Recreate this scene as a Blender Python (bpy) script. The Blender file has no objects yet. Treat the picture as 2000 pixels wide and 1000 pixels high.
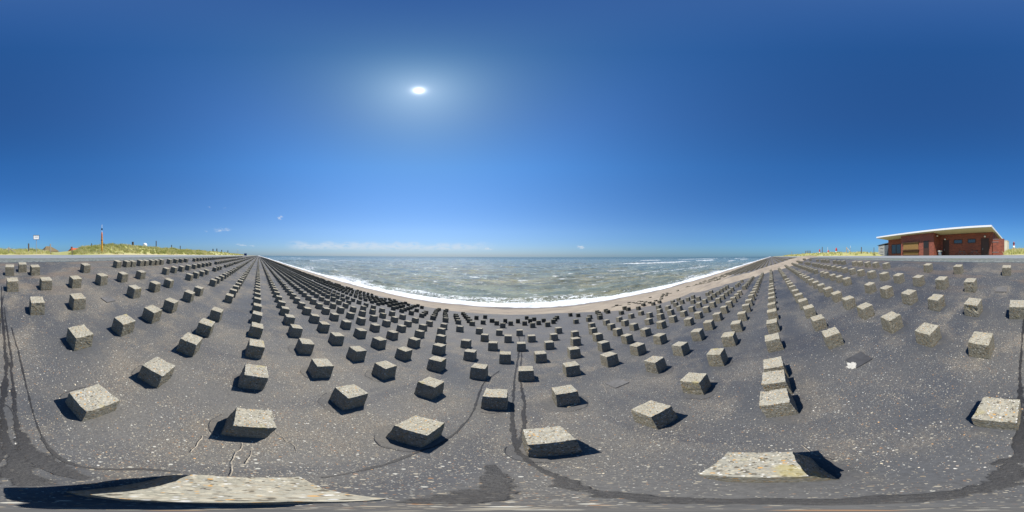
import bpy, bmesh, math, random
import numpy as np
from mathutils import Vector, Matrix, noise as mnoise
R = math.radians
scene = bpy.context.scene
COL = scene.collection
random.seed(7)
rng = np.random.default_rng(11)

# ------------------------------------------------------------------ camera
# the eye is the origin: +Y looks out to sea, +X along the dike to the right
cd = bpy.data.cameras.new('camera')
cam = bpy.data.objects.new('camera', cd); COL.objects.link(cam)
cd.type = 'PANO'
if hasattr(cd, 'panorama_type'): cd.panorama_type = 'EQUIRECTANGULAR'
else: cd.cycles.panorama_type = 'EQUIRECTANGULAR'
cd.clip_start = 0.02; cd.clip_end = 60000
YAW = 0.9                                   # the sea's normal lies at x=1005 of 2000
# level camera, then tipped up 0.36 deg and rolled 0.18 deg as the stitched panorama is
cam.rotation_mode = 'QUATERNION'
cam.rotation_quaternion = (Matrix.Rotation(R(YAW), 4, 'Z') @ Matrix.Rotation(R(0.36), 4, 'X') @
                           Matrix.Rotation(R(-0.18), 4, 'Y') @ Matrix.Rotation(R(90), 4, 'X')).to_quaternion()
scene.camera = cam

# ------------------------------------------------------------------ light
SUN_EL, SUN_AZ = 58.4, -34.2                # azimuth from +Y, negative = to the left
sdir = Vector((math.sin(R(SUN_AZ))*math.cos(R(SUN_EL)), math.cos(R(SUN_AZ))*math.cos(R(SUN_EL)), math.sin(R(SUN_EL))))
sl = bpy.data.lights.new('sun', 'SUN'); sl.energy = 5.0; sl.angle = R(0.5); sl.color = (1.0, .955, .88)
so = bpy.data.objects.new('sun', sl); COL.objects.link(so)
so.rotation_mode = 'QUATERNION'; so.rotation_quaternion = sdir.to_track_quat('Z', 'Y')
so.location = sdir*40

scene.view_settings.view_transform = 'Standard'
try: scene.view_settings.look = 'None'
except Exception: pass
scene.view_settings.exposure = 0.35; scene.view_settings.gamma = 1
scene.cycles.max_bounces = 6

class NT:
    """small helper round a node tree"""
    def __init__(s, tree): s.t = tree; s.n = tree.nodes; s.l = tree.links
    def new(s, typ, ins=None, **kw):
        nd = s.n.new(typ)
        for k, v in kw.items(): setattr(nd, k, v)
        for k, v in (ins or {}).items():
            if hasattr(v, 'is_output') : s.l.new(v, nd.inputs[k])
            else: nd.inputs[k].default_value = v
        return nd
    def m(s, op, a, b=0.0, c=0.0, clamp=False):
        nd = s.new('ShaderNodeMath', {0: a, 1: b, 2: c}, operation=op, use_clamp=clamp); return nd.outputs[0]
    def v(s, op, a, b=(0, 0, 0)):
        nd = s.new('ShaderNodeVectorMath', {0: a, 1: b}, operation=op)
        return nd.outputs['Value'] if op in ('DOT_PRODUCT', 'LENGTH') else nd.outputs[0]
    def ss(s, x, a, b, lo=0.0, hi=1.0):
        nd = s.new('ShaderNodeMapRange', {0: x, 1: a, 2: b, 3: lo, 4: hi}, interpolation_type='SMOOTHSTEP'); return nd.outputs[0]
    def mix(s, f, a, b, mode='MIX'):
        nd = s.n.new('ShaderNodeMix'); nd.data_type = 'RGBA'; nd.blend_type = mode; nd.clamp_factor = True
        for i, v in ((0, f), (6, a), (7, b)):
            if hasattr(v, 'is_output'): s.l.new(v, nd.inputs[i])
            elif i == 0: nd.inputs[i].default_value = v
            else: nd.inputs[i].default_value = tuple(v)+((1,) if len(v) == 3 else ())
        return nd.outputs[2]
    def noise(s, vec, scale, detail=3, rough=.5, out=0, **k):
        nd = s.new('ShaderNodeTexNoise', {'Vector': vec, 'Scale': scale, 'Detail': detail, 'Roughness': rough}, **k); return nd.outputs[out]
    def vor(s, vec, scale, feature='F1', out='Distance', rnd=1.0):
        nd = s.new('ShaderNodeTexVoronoi', {'Vector': vec, 'Scale': scale, 'Randomness': rnd}, feature=feature); return nd.outputs[out]
    def sep(s, v):
        return s.new('ShaderNodeSeparateXYZ', {0: v}).outputs
    def comb(s, x, y, z):
        return s.new('ShaderNodeCombineXYZ', {0: x, 1: y, 2: z}).outputs[0]

# ------------------------------------------------------------------ world
w = bpy.data.worlds.new('World'); scene.world = w; w.use_nodes = True
T = NT(w.node_tree); w.node_tree.nodes.clear()
sky = T.new('ShaderNodeTexSky', sky_type='NISHITA')
sky.sun_disc = False; sky.sun_elevation = R(SUN_EL); sky.sun_rotation = R(SUN_AZ)
sky.altitude = 0; sky.air_density = 1.0; sky.dust_density = 0.25; sky.ozone_density = 3.0
gen = T.new('ShaderNodeTexCoord').outputs['Generated']
d = T.v('NORMALIZE', gen)
ds = T.v('DOT_PRODUCT', d, tuple(sdir))
ang = T.m('MULTIPLY', T.m('ARCCOSINE', T.m('MINIMUM', ds, .999999)), 57.2958)    # degrees off the sun
dz = T.sep(d)
el = T.m('MULTIPLY', T.m('ARCSINE', dz[2]), 57.2958)
az = T.m('MULTIPLY', T.m('ARCTAN2', dz[0], dz[1]), 57.2958)
skc = T.new('ShaderNodeHueSaturation', {'Hue': 0.5, 'Saturation': 1.12, 'Value': 1.0, 'Color': sky.outputs[0]}).outputs[0]
skc = T.mix(1.0, skc, (.70, .87, 1.0), 'MULTIPLY')
# a little darker away from the sun, as clean maritime air shows it
skc = T.mix(1.0, skc, T.new('ShaderNodeCombineColor', {i: T.ss(ang, 20, 115, 1.0, lo) for i, lo in ((0, .42), (1, .72), (2, .92))}).outputs[0], 'MULTIPLY')
cr = T.n.new('ShaderNodeValToRGB'); T.l.new(T.m('DIVIDE', el, 90.0), cr.inputs[0]); e_ = cr.color_ramp.elements
for i_, (p_, c_) in enumerate(((0.0, (.88, .83, 1.10)), (.035, (1.15, 1.0, 1.12)), (.10, (1.45, 1.22, 1.22)), (.35, (1.1, 1.38, 1.45)), (.55, (.9, 1.15, 1.28)), (.8, (.5, .9, 1.1)), (1.0, (.58, .86, 1.08)))):
    if i_ > 1: e_.new(p_)
    e_[i_].position = p_; e_[i_].color = tuple(x_/2 for x_ in c_)+(1,)
skc = T.v('MULTIPLY', skc, T.v('SCALE', cr.outputs[0])); SCN = skc.node.inputs[1].links[0].from_node; SCN.inputs['Scale'].default_value = 2.0
# aureole of scattered light around the sun
def expo(width, amp):
    return T.m('MULTIPLY', T.m('EXPONENT', T.m('MULTIPLY', ang, -1.0/width)), amp)
skc = T.v('MULTIPLY', skc, T.comb(*[T.ss(ang, 0, 42, lo, 1.0) for lo in (.86, .84, .74)]))
aw = T.m('ADD', expo(.44, 60.0), expo(4.0, 2.2)); ab = expo(17.0, .8)
aurc = T.comb(T.m('ADD', aw, T.m('MULTIPLY', ab, .62)), T.m('ADD', aw, T.m('MULTIPLY', ab, .85)), T.m('ADD', T.m('MULTIPLY', aw, .98), T.m('MULTIPLY', ab, 1.25)))
skc = T.v('ADD', skc, aurc)
# clouds low over the sea: a thin bank and a few stray puffs
cv = T.comb(T.m('MULTIPLY', az, .16), T.m('MULTIPLY', el, .5), 0.0)
cn = T.noise(cv, 2.6, 6, .62)
cbig = T.noise(T.comb(T.m('MULTIPLY', az, .05), 3.3, 0), 3.0, 2)
top = T.m('ADD', 2.9, T.m('MULTIPLY', cbig, 3.8))
bank = T.m('MULTIPLY', T.m('MULTIPLY', T.ss(az, -82, -73), T.ss(az, -4, -22)), T.m('MULTIPLY', T.ss(el, 1.6, 3.2), T.ss(T.m('SUBTRACT', el, top), .5, -1.0)))
bank = T.m('MULTIPLY', bank, T.ss(cn, .30, .56))
puffs = None
for px, py, w_, h_, k in ((408, 407, 1.1, .32, .5), (441, 409, 1.8, .5, .35), (433, 452, 2.9, .95, .75), (402, 454, .8, .5, .5), (547, 427, 1.0, .8, .9),
                          (470, 479, 3.4, .5, .5), (1134.5, 481, 1.3, .72, 1.0), (492, 482, 4.0, .4, .5), (953, 485.5, 1.9, .55, .8)):
    a0 = (px-1005)*.18; e0 = (501-py)*.18
    dx = T.m('DIVIDE', T.m('SUBTRACT', az, a0), w_); dy = T.m('DIVIDE', T.m('SUBTRACT', el, e0), h_)
    g = T.m('MULTIPLY', T.m('EXPONENT', T.m('MULTIPLY', T.m('ADD', T.m('MULTIPLY', dx, dx), T.m('MULTIPLY', dy, dy)), -1.0)), k)
    puffs = g if puffs is None else T.m('ADD', puffs, g)
cn2 = T.noise(T.comb(T.m('MULTIPLY', az, .5), T.m('MULTIPLY', el, 1.0), 4.0), 1.6, 5, .65)
cm = T.m('ADD', T.m('MULTIPLY', bank, .50), T.m('MULTIPLY', T.ss(T.m('MULTIPLY', puffs, T.m('MULTIPLY', T.ss(cn2, .36, .66), 1.15)), .10, .8), .62), clamp=True)
skc = T.mix(cm, skc, (7.2, 7.7, 8.3))
bg = T.new('ShaderNodeBackground', {'Color': skc, 'Strength': 0.079})
T.l.new(bg.outputs[0], T.new('ShaderNodeOutputWorld').inputs[0])

# ------------------------------------------------------------------ helpers
def mat(name, rough=.8, spec=.3):
    m = bpy.data.materials.new(name); m.use_nodes = True
    t = NT(m.node_tree); b = t.n['Principled BSDF']
    b.inputs['Roughness'].default_value = rough
    b.inputs['Specular IOR Level'].default_value = spec
    return m, t, b
def simple(name, col, rough=.7, spec=.3, var=.12, scale=6, metal=0):
    m, t, b = mat(name, rough, spec)
    co = t.new('ShaderNodeTexCoord').outputs['Object']
    n = t.noise(co, scale, 4, .6)
    c = t.mix(n, [x*(1-var*1.6) for x in col], [min(1, x*(1+var*1.6)) for x in col])
    t.l.new(c, b.inputs['Base Color']); b.inputs['Metallic'].default_value = metal
    return m
def tag(o, label=None, cat=None, group=None, kind=None):
    for k, v in (('label', label), ('category', cat), ('group', group), ('kind', kind)):
        if v: o[k] = v
    return o
def mesh_obj(name, verts, faces, m=None, parent=None, smooth=False):
    me = bpy.data.meshes.new(name)
    if isinstance(verts, np.ndarray) and isinstance(faces, np.ndarray):
        nv, nf, k = len(verts), len(faces), faces.shape[1]
        me.vertices.add(nv); me.vertices.foreach_set('co', np.asarray(verts, np.float32).ravel())
        me.loops.add(nf*k); me.loops.foreach_set('vertex_index', faces.astype(np.int32).ravel())
        me.polygons.add(nf); me.polygons.foreach_set('loop_start', (np.arange(nf)*k).astype(np.int32))
        me.polygons.foreach_set('loop_total', np.full(nf, k, np.int32))
        me.update(calc_edges=True)
    else:
        me.from_pydata([tuple(v) for v in verts], [], [tuple(f) for f in faces]); me.update()
    me.polygons.foreach_set('use_smooth', [bool(smooth)]*len(me.polygons))
    if m: me.materials.append(m)
    o = bpy.data.objects.new(name, me); COL.objects.link(o)
    if parent: o.parent = parent
    return o
def empty(name, loc, rz=0):
    o = bpy.data.objects.new(name, None); COL.objects.link(o); o.location = loc; o.rotation_euler = (0, 0, rz)
    o.empty_display_size = .2
    return o
class MB:
    def __init__(s): s.v = []; s.f = []
    def box(s, x0, x1, y0, y1, z0, z1):
        b = len(s.v)
        s.v += [(x0, y0, z0), (x1, y0, z0), (x1, y1, z0), (x0, y1, z0), (x0, y0, z1), (x1, y0, z1), (x1, y1, z1), (x0, y1, z1)]
        s.f += [tuple(b+i for i in q) for q in ((0, 3, 2, 1), (4, 5, 6, 7), (0, 1, 5, 4), (1, 2, 6, 5), (2, 3, 7, 6), (3, 0, 4, 7))]
        return s
    def tube(s, p, q, r0, r1=None, n=8):
        r1 = r0 if r1 is None else r1
        p, q = Vector(p), Vector(q); z = (q-p).normalized(); x = z.orthogonal().normalized(); y = z.cross(x)
        b = len(s.v)
        for c, r in ((p, r0), (q, r1)):
            for i in range(n):
                a = 2*math.pi*i/n; s.v.append(tuple(c+x*(r*math.cos(a))+y*(r*math.sin(a))))
        for i in range(n): s.f.append((b+i, b+(i+1) % n, b+n+(i+1) % n, b+n+i))
        s.f.append(tuple(b+i for i in reversed(range(n)))); s.f.append(tuple(b+n+i for i in range(n)))
        return s
    def lathe(s, prof, n=16, c=(0, 0)):
        b = len(s.v)
        for r, z in prof:
            for i in range(n):
                a = 2*math.pi*i/n; s.v.append((c[0]+r*math.cos(a), c[1]+r*math.sin(a), z))
        for k in range(len(prof)-1):
            for i in range(n): s.f.append((b+k*n+i, b+k*n+(i+1) % n, b+(k+1)*n+(i+1) % n, b+(k+1)*n+i))
        s.f.append(tuple(b+i for i in reversed(range(n)))); s.f.append(tuple(b+(len(prof)-1)*n+i for i in range(n)))
        return s
    def prism(s, pts, y0, y1):
        """outline of (x, z) swept along y"""
        b = len(s.v); n = len(pts)
        for y in (y0, y1): s.v += [(x, y, z) for x, z in pts]
        s.f.append(tuple(b+i for i in range(n))); s.f.append(tuple(b+n+i for i in reversed(range(n))))
        for i in range(n): s.f.append((b+i, b+n+i, b+n+(i+1) % n, b+(i+1) % n))
        return s
    def build(s, name, m, parent=None, smooth=False):
        o = mesh_obj(name, s.v, s.f, m, parent)
        bm = bmesh.new(); bm.from_mesh(o.data); bmesh.ops.recalc_face_normals(bm, faces=bm.faces); bm.to_mesh(o.data); bm.free()
        if smooth: o.data.polygons.foreach_set('use_smooth', [True]*len(o.data.polygons))
        return o

# value noise in numpy
_P = np.random.default_rng(3).random((256, 256))
def vn(x, y, s=0):
    x = np.asarray(x, float)+s*17.3; y = np.asarray(y, float)+s*9.1
    xi = np.floor(x).astype(int); yi = np.floor(y).astype(int); fx = x-xi; fy = y-yi
    fx = fx*fx*(3-2*fx); fy = fy*fy*(3-2*fy)
    g = lambda a, b: _P[a % 256, b % 256]
    return (g(xi, yi)*(1-fx)+g(xi+1, yi)*fx)*(1-fy)+(g(xi, yi+1)*(1-fx)+g(xi+1, yi+1)*fx)*fy
def fbm(x, y, o=4, s=0):
    t = 0; a = .5; n = 0
    for i in range(o): t = t+a*vn(np.asarray(x)*2**i, np.asarray(y)*2**i, s+i*3); n += a; a *= .5
    return t/n
def sstep(x, a, b):
    t = np.clip((np.asarray(x, float)-a)/(b-a), 0, 1); return t*t*(3-2*t)

# ------------------------------------------------------------------ shape of the dike
H = 1.77; S = .25; CA = 1/math.sqrt(1+S*S); SA = S*CA; SLOPE = math.atan(S)
NRM = Vector((0, SA, CA))
SEA_Z = -5.9
def slope_z(x, y):
    """the asphalt: straight slope, rounded crest band, flat top"""
    y = np.asarray(y, float)
    z = -H-S*y
    return np.where(y > -6.0, z, -.27+.07*(-6.0-y))
def sand_d(x, y):
    """thickness of the sand over the slope (negative = none)"""
    x = np.asarray(x, float); y = np.asarray(y, float)
    e = 14.9-7.3*sstep(x, 3.2, 11)+4.1*sstep(x, 30, 45)
    n = fbm(x*.32, y*.6, 4, 2)-.5
    d = np.minimum(.15*(y-e), .17)+np.maximum(0, .15*(y-14.9))+n*.20
    pts = [(19., 9.), (20.5, 5.5), (23., 1.2), (26.5, -2.5), (30., -6.2)]
    dist = np.full(np.broadcast(x, y).shape, 1e9)
    for (ax, ay), (bx, by) in zip(pts[:-1], pts[1:]):
        t = np.clip(((x-ax)*(bx-ax)+(y-ay)*(by-ay))/((bx-ax)**2+(by-ay)**2), 0, 1)
        dist = np.minimum(dist, np.hypot(x-ax-t*(bx-ax), y-ay-t*(by-ay)))
    r = .38-.078*dist+n*.34+(fbm(x*1.5, y*1.5, 3, 8)-.5)*.08
    return np.maximum(d, np.minimum(r, .3))
def plane_pt(px, py, k=H, lift=.004):
    """where a direction seen at (px,py) of the 2000 px picture meets the slope"""
    th = R((px-1005)*.18); hz = 500+2*math.cos(th)+math.sin(th); e = R((hz-py)*.18)
    q = -k/(math.tan(e)+S*math.cos(th))
    x, y = q*math.sin(th), q*math.cos(th)
    return Vector((x, y, -k-S*y+lift))

# ------------------------------------------------------------------ materials of the ground
def asphalt_mat(name='old_asphalt', tone=.74, grit=1.0, wet=False):
    m, t, b = mat(name, .78, .25)
    co = t.new('ShaderNodeNewGeometry').outputs['Position']
    big = t.noise(co, .35, 4, .6); mid = t.noise(co, 1.7, 5, .65); fine = t.noise(co, 55, 4, .7)
    run = t.noise(t.v('MULTIPLY', co, (1.6, .3, .3)), 1.3, 4, .6)          # dirt run down the slope
    base = t.mix(t.ss(big, .38, .62), (.088, .094, .110), (.158, .150, .143))
    base = t.mix(t.ss(mid, .48, .68), base, (.190, .172, .155))
    base = t.mix(t.ss(run, .50, .72, 0, .7), base, (.070, .075, .092))
    base = t.mix(t.ss(fine, .35, .7, .0, .5), base, (.05, .05, .055))
    # aggregate and shell grit set in the surface
    dens = t.m('MULTIPLY', t.m('ADD', t.m('MULTIPLY', t.ss(mid, .35, .7), .12), .045), t.ss(t.noise(co, .8, 3, .6), .34, .56, .22, 1.15))
    for sc, k, seed, cols in ((48, 1.0, 0, None), (95, 1.9, 5, None), (190, 3.0, 9, None)):
        cv_ = t.v('ADD', co, (seed, seed*.7, 0))
        vd = t.n.new('ShaderNodeTexVoronoi'); vd.inputs['Scale'].default_value = sc; t.l.new(cv_, vd.inputs['Vector'])
        rc = t.new('ShaderNodeSeparateColor', {0: vd.outputs['Color']}).outputs
        on = t.m('MULTIPLY', t.m('LESS_THAN', rc[0], t.m('MULTIPLY', dens, k)), t.ss(vd.outputs['Distance'], .42, .28))
        cc = t.mix(rc[1], (.50, .46, .38), (.27, .22, .16)); cc = t.mix(t.m('GREATER_THAN', rc[2], .86), cc, (.34, .19, .10))
        cc = t.mix(t.m('LESS_THAN', rc[2], .16), cc, (.64, .62, .56))
        base = t.mix(t.m('MULTIPLY', on, .8*grit), base, cc)
    # blown sand lies in patches on the lower and right-hand slope
    sp = t.sep(co)
    sx = t.m('MULTIPLY', t.ss(sp[0], 2, 11), .55); 
    sn = t.noise(t.v('MULTIPLY', co, (.5, 1.6, 1)), .9, 5, .62)
    sandy = t.m('MULTIPLY', t.ss(t.m('ADD', sn, t.m('MULTIPLY', t.m('SUBTRACT', sx, .5), .36)), .50, .64), .72)
    base = t.mix(sandy, base, (.26, .215, .18))
    drift = t.m('MULTIPLY', t.m('MULTIPLY', t.ss(sp[0], 3, 10), t.ss(t.m('ADD', sp[1], t.m('MULTIPLY', sn, 5.0)), 5.0, 10.5)), .75)
    base = t.mix(t.m('MULTIPLY', t.ss(sp[0], 24, 34), .55), base, (.235, .20, .175))
    base = t.mix(drift, base, (.26, .215, .175))
    up = t.m('MULTIPLY', t.ss(sp[1], -2.6, -5.0), t.ss(t.noise(t.v('MULTIPLY', co, (.5, 1.5, 1)), 1.2, 4, .6), .50, .62))
    base = t.mix(t.m('MULTIPLY', up, .55), base, (.20, .15, .115))
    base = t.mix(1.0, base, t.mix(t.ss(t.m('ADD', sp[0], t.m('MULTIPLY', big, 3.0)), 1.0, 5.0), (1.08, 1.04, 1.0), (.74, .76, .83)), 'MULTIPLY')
    base = t.mix(t.ss(sp[1], 1.5, 6.5, 0, .45), base, (.20, .185, .18))
    base = t.mix(1.0, base, (tone*.97, tone, tone*(1.02 if wet else .97)), 'MULTIPLY')
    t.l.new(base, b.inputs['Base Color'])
    bh = t.m('ADD', t.m('MULTIPLY', mid, .5), t.m('MULTIPLY', fine, .12))
    bp = t.new('ShaderNodeBump', {'Height': bh, 'Strength': .55, 'Distance': .03})
    t.l.new(bp.outputs[0], b.inputs['Normal'])
    t.l.new(t.ss(mid, .3, .7, .45 if wet else .62, .62 if wet else .85), b.inputs['Roughness'])
    return m
def sand_mat():
    m, t, b = mat('beach_sand', .9, .15)
    co = t.new('ShaderNodeNewGeometry').outputs['Position']; sp = t.sep(co)
    a = t.noise(t.v('MULTIPLY', co, (.35, 1.2, 1)), 1.0, 5, .6); f = t.noise(co, 14, 5, .7); g_ = t.noise(co, 120, 2, .6)
    c = t.mix(t.ss(a, .3, .7), (.255, .213, .165), (.325, .277, .215))
    c = t.mix(t.ss(f, .45, .75, 0, .5), c, (.27, .21, .165))
    c = t.mix(t.ss(g_, .55, .8, 0, .4), c, (.55, .48, .40))
    stn = t.noise(t.v('MULTIPLY', co, (.22, .9, 1)), 1.4, 5, .66)
    c = t.mix(t.m('MULTIPLY', t.ss(stn, .50, .66), .45), c, (.155, .135, .12))
    wet = t.ss(t.m('ADD', sp[2], t.m('MULTIPLY', a, .14)), -5.70, -5.80)
    c = t.mix(t.m('MULTIPLY', wet, .75), c, (.13, .10, .075))
    t.l.new(c, b.inputs['Base Color']); t.l.new(t.m('SUBTRACT', .92, t.m('MULTIPLY', wet, .6)), b.inputs['Roughness'])
    bp = t.new('ShaderNodeBump', {'Height': t.m('ADD', t.m('MULTIPLY', a, .8), t.m('MULTIPLY', f, .45)), 'Strength': .7, 'Distance': .12}); t.l.new(bp.outputs[0], b.inputs['Normal'])
    return m
M_ASPH = asphalt_mat(); M_SAND = sand_mat()

def grid_obj(name, X, Y, Z, m, smooth=True):
    ny, nx = X.shape
    v = np.stack([X, Y, Z], -1).reshape(-1, 3)
    i = (np.arange(ny-1)[:, None]*nx+np.arange(nx-1)[None]).ravel()
    f = np.stack([i, i+1, i+nx+1, i+nx], 1)
    return mesh_obj(name, v, f, m, smooth=smooth)
def axis(lim0, lim1, dense, step, grow=1.12):
    """coordinates dense near 0 and coarser away from it"""
    out = [0.0]; s = step
    while out[-1] < lim1:
        if out[-1] > dense: s *= grow
        out.append(out[-1]+s)
    neg = [0.0]; s = step
    while neg[-1] > lim0:
        if -neg[-1] > dense: s *= grow
        neg.append(neg[-1]-s)
    return np.array(neg[:0:-1]+out)

# asphalt slope
xs = axis(-900, 900, 14, .14, 1.07); ys = np.concatenate([np.arange(-6.0, 7, .14), np.arange(7, 19.4, .4)])
X, Y = np.meshgrid(xs, ys)
Z = slope_z(X, Y)+(fbm(X*.5, Y*.5, 3, 5)-.5)*.03*sstep(Y, -6.0, -5.0)
grid_obj('asphalt_slope', X, Y, Z, M_ASPH)['kind'] = 'structure'
# sand
xs = axis(-900, 900, 36, .22, 1.09); ys = np.concatenate([np.arange(-8, 20, .22), np.arange(20, 40, 1.0)])
X, Y = np.meshgrid(xs, ys)
Zs = slope_z(X, Y)+sand_d(X, Y)
zb = -5.5-.118*(Y-15)+(fbm(X*.25, Y*.5, 3, 4)-.5)*.10+(fbm(X*1.6, Y*1.6, 3, 6)-.5)*.035
Zs = np.where(Y > 15, zb*sstep(Y, 15, 15.6)+Zs*(1-sstep(Y, 15, 15.6)), Zs)
grid_obj('beach', X, Y, Zs, M_SAND)['kind'] = 'structure'

# crest band of worn stone asphalt, road, land behind
def strip(name, ys_, zs_, m, x0=-900, x1=900):
    xs_ = axis(x0, x1, 20, .6, 1.12); Yg = np.array(ys_); Xg, Yg2 = np.meshgrid(xs_, Yg)
    Zg = np.interp(-Yg2, [-a for a in ys_], zs_) if ys_[0] > ys_[-1] else np.interp(Yg2, ys_, zs_)
    o = grid_obj(name, Xg[::-1], Yg2[::-1], Zg[::-1], m); o['kind'] = 'structure'; return o
mc, t, b = mat('crest_stone', .85, .25)
co = t.new('ShaderNodeNewGeometry').outputs['Position']
n1 = t.noise(co, 9, 5, .7); n2 = t.noise(co, 1.2, 3, .5); vv = t.vor(co, 16)
c = t.mix(t.ss(n1, .35, .65), (.085, .095, .09), (.19, .20, .185)); c = t.mix(t.ss(n2, .5, .7, 0, .5), c, (.11, .14, .075)); c = t.mix(t.ss(vv, .12, .3, .7, 0), c, (.24, .24, .23))
t.l.new(c, b.inputs['Base Color']); t.l.new(t.new('ShaderNodeBump', {'Height': n1, 'Strength': .8, 'Distance': .04}).outputs[0], b.inputs['Normal'])
strip('crest_verge', [-5.98, -6.05, -6.8, -7.5], [-.262, -.235, -.19, -.15], mc)
mr, t, b = mat('road_asphalt', .8, .25)
co = t.new('ShaderNodeNewGeometry').outputs['Position']
n1 = t.noise(co, 40, 3, .6); n2 = t.noise(t.v('MULTIPLY', co, (.05, 1.5, 1)), 1.5, 3, .5)
c = t.mix(n1, (.17, .185, .195), (.26, .275, .285)); c = t.mix(t.ss(n2, .4, .7, 0, .5), c, (.30, .31, .31))
t.l.new(c, b.inputs['Base Color'])
strip('road', [-7.49, -7.6, -9.5, -12.4], [-.152, -.132, -.085, -.012], mr)

# ------------------------------------------------------------------ dunes
def dune_h(x, y):
    """height of the land behind the road"""
    x = np.asarray(x, float); y = np.asarray(y, float)
    r = (np.interp(x, [-200, -130, -60, -44, -28, -20, -12, -9.6, -8.0, -6.6, -5.3, -3.6, -2.6, 0, 1.6, 2.3, 3, 18, 21, 25, 30, 60, 160, 220],
                   [.3, .75, 1.05, 1.0, .95, 1.12, 1.0, .75, .12, -.12, -.10, .32, .40, .38, .35, .2, -.3, -.3, .25, .45, .55, .95, 1.0, .5]))
    env = sstep(-y, 12.3, 15.2)*(1-.45*sstep(-y, 17, 26))
    nz_ = (fbm(x*.3, y*.3, 4, 12)-.5)*.8*env*np.clip(r, 0, 1)+(fbm(x*1.1, y*1.1, 3, 15)-.5)*.35*env*np.clip(r, 0, 1)
    bl = sstep(x, 1.7, 2.6)*(1-sstep(x, 19.5, 22))           # ground the building stands on is flat and low
    return np.where(bl > 0, (1-bl)*(r*env+nz_)+bl*(-.35*sstep(-y, 12.4, 14)), r*env+nz_)-.008
xs = axis(-900, 900, 45, .4, 1.07); ys = -np.concatenate([np.arange(12.35, 19, .3), 19*1.13**np.arange(0, 42)])[::-1]
X, Y = np.meshgrid(xs, ys)
md, t, b = mat('dune_sand', .9, .15)
co = t.new('ShaderNodeNewGeometry').outputs['Position']; sp = t.sep(co)
n1 = t.noise(co, .9, 5, .6); n2 = t.noise(co, 12, 4, .6)
grass = t.mix(n2, (.27, .28, .09), (.45, .42, .19))
sand = t.mix(n2, (.42, .34, .24), (.55, .46, .34))
c = t.mix(t.ss(t.m('SUBTRACT', t.m('ADD', sp[1], 12.9), t.m('MULTIPLY', n1, 1.2)), -1.0, .1), grass, sand)
t.l.new(c, b.inputs['Base Color'])
g = grid_obj('dune', X, Y, dune_h(X, Y), md); g['kind'] = 'structure'

def grass_obj(name, n, xr, yr, hgt, label, seedk=0, dens=1.0):
    n = int(n*.75)
    r_ = np.random.default_rng(40+seedk)
    # clumps
    nc = n//26
    cx = r_.uniform(*xr, nc); cy = r_.uniform(*yr, nc)
    ok = dune_h(cx, cy) > .04; cx, cy = cx[ok], cy[ok]; nc = len(cx)
    gx = (cx[:, None]+r_.normal(0, .13, (nc, 26))).ravel(); gy = (cy[:, None]+r_.normal(0, .13, (nc, 26))).ravel()
    N = len(gx); gz = dune_h(gx, gy)-.03
    hh = hgt*r_.uniform(.55, 1.25, N)*np.repeat(r_.uniform(.6, 1.3, nc), 26); a = r_.uniform(0, 2*np.pi, N); lean = r_.uniform(.15, .75, N)*hh
    wx = .35; dx = np.cos(a)*lean+wx*hh*.5; dy = np.sin(a)*lean           # wind from the sea, left
    dist = np.hypot(gx, gy); wd = np.maximum(.006, dist*.0008)*r_.uniform(.7, 1.4, N)
    px = -gy/dist*wd; py = gx/dist*wd
    V = np.zeros((N, 5, 3)); 
    V[:, 0] = np.stack([gx-px, gy-py, gz], 1); V[:, 1] = np.stack([gx+px, gy+py, gz], 1)
    V[:, 2] = np.stack([gx+px*.8+dx*.4, gy+py*.8+dy*.4, gz+hh*.62], 1); V[:, 3] = np.stack([gx-px*.8+dx*.4, gy-py*.8+dy*.4, gz+hh*.62], 1)
    V[:, 4] = np.stack([gx+dx, gy+dy, gz+hh*.95], 1)
    b0 = np.arange(N)[:, None]*5
    F = np.concatenate([b0+np.array([0, 1, 2]), b0+np.array([0, 2, 3]), b0+np.array([3, 2, 4])])
    o = mesh_obj(name, V.reshape(-1, 3), F, M_GRASS)
    ca = o.data.color_attributes.new('tint', 'FLOAT_COLOR', 'POINT')
    k = np.repeat(np.clip(np.repeat(fbm(cx*1.1, cy*1.6, 3, 3), 26)*1.0+r_.normal(0, .22, N), 0, 1), 5)
    colr = np.stack([k, k, k, np.ones_like(k)], 1).astype(np.float32); ca.data.foreach_set('color', colr.ravel())
    tag(o, label, 'grass', None, 'stuff'); return o
M_GRASS, t, b = mat('marram_blades', .6, .3)
tn = t.new('ShaderNodeAttribute', attribute_name='tint').outputs['Fac']
c = t.mix(t.ss(tn, .15, .55), (.30, .33, .09), (.58, .55, .21)); c = t.mix(t.ss(tn, .55, .95), c, (.78, .70, .42))
t.l.new(c, b.inputs['Base Color'])
tr = t.new('ShaderNodeBsdfTranslucent', {'Color': c}); mx = t.new('ShaderNodeMixShader', {0: .45, 1: b.outputs[0], 2: tr.outputs[0]})
t.l.new(mx.outputs[0], [n_ for n_ in t.n if n_.type == 'OUTPUT_MATERIAL'][0].inputs[0])
grass_obj('marram_grass', 70000, (-46, 2.0), (-18.5, -12.9), .30, 'pale green marram grass covering the dunes left of the brick building', 0)
grass_obj('marram_grass', 26000, (-175, -40), (-22, -12.9), .36, 'pale green marram grass on the dune receding beside the road', 1)
grass_obj('marram_grass', 42000, (20.5, 170), (-22, -12.9), .34, 'green marram grass on the low dune beyond the grey shed', 2)

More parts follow.
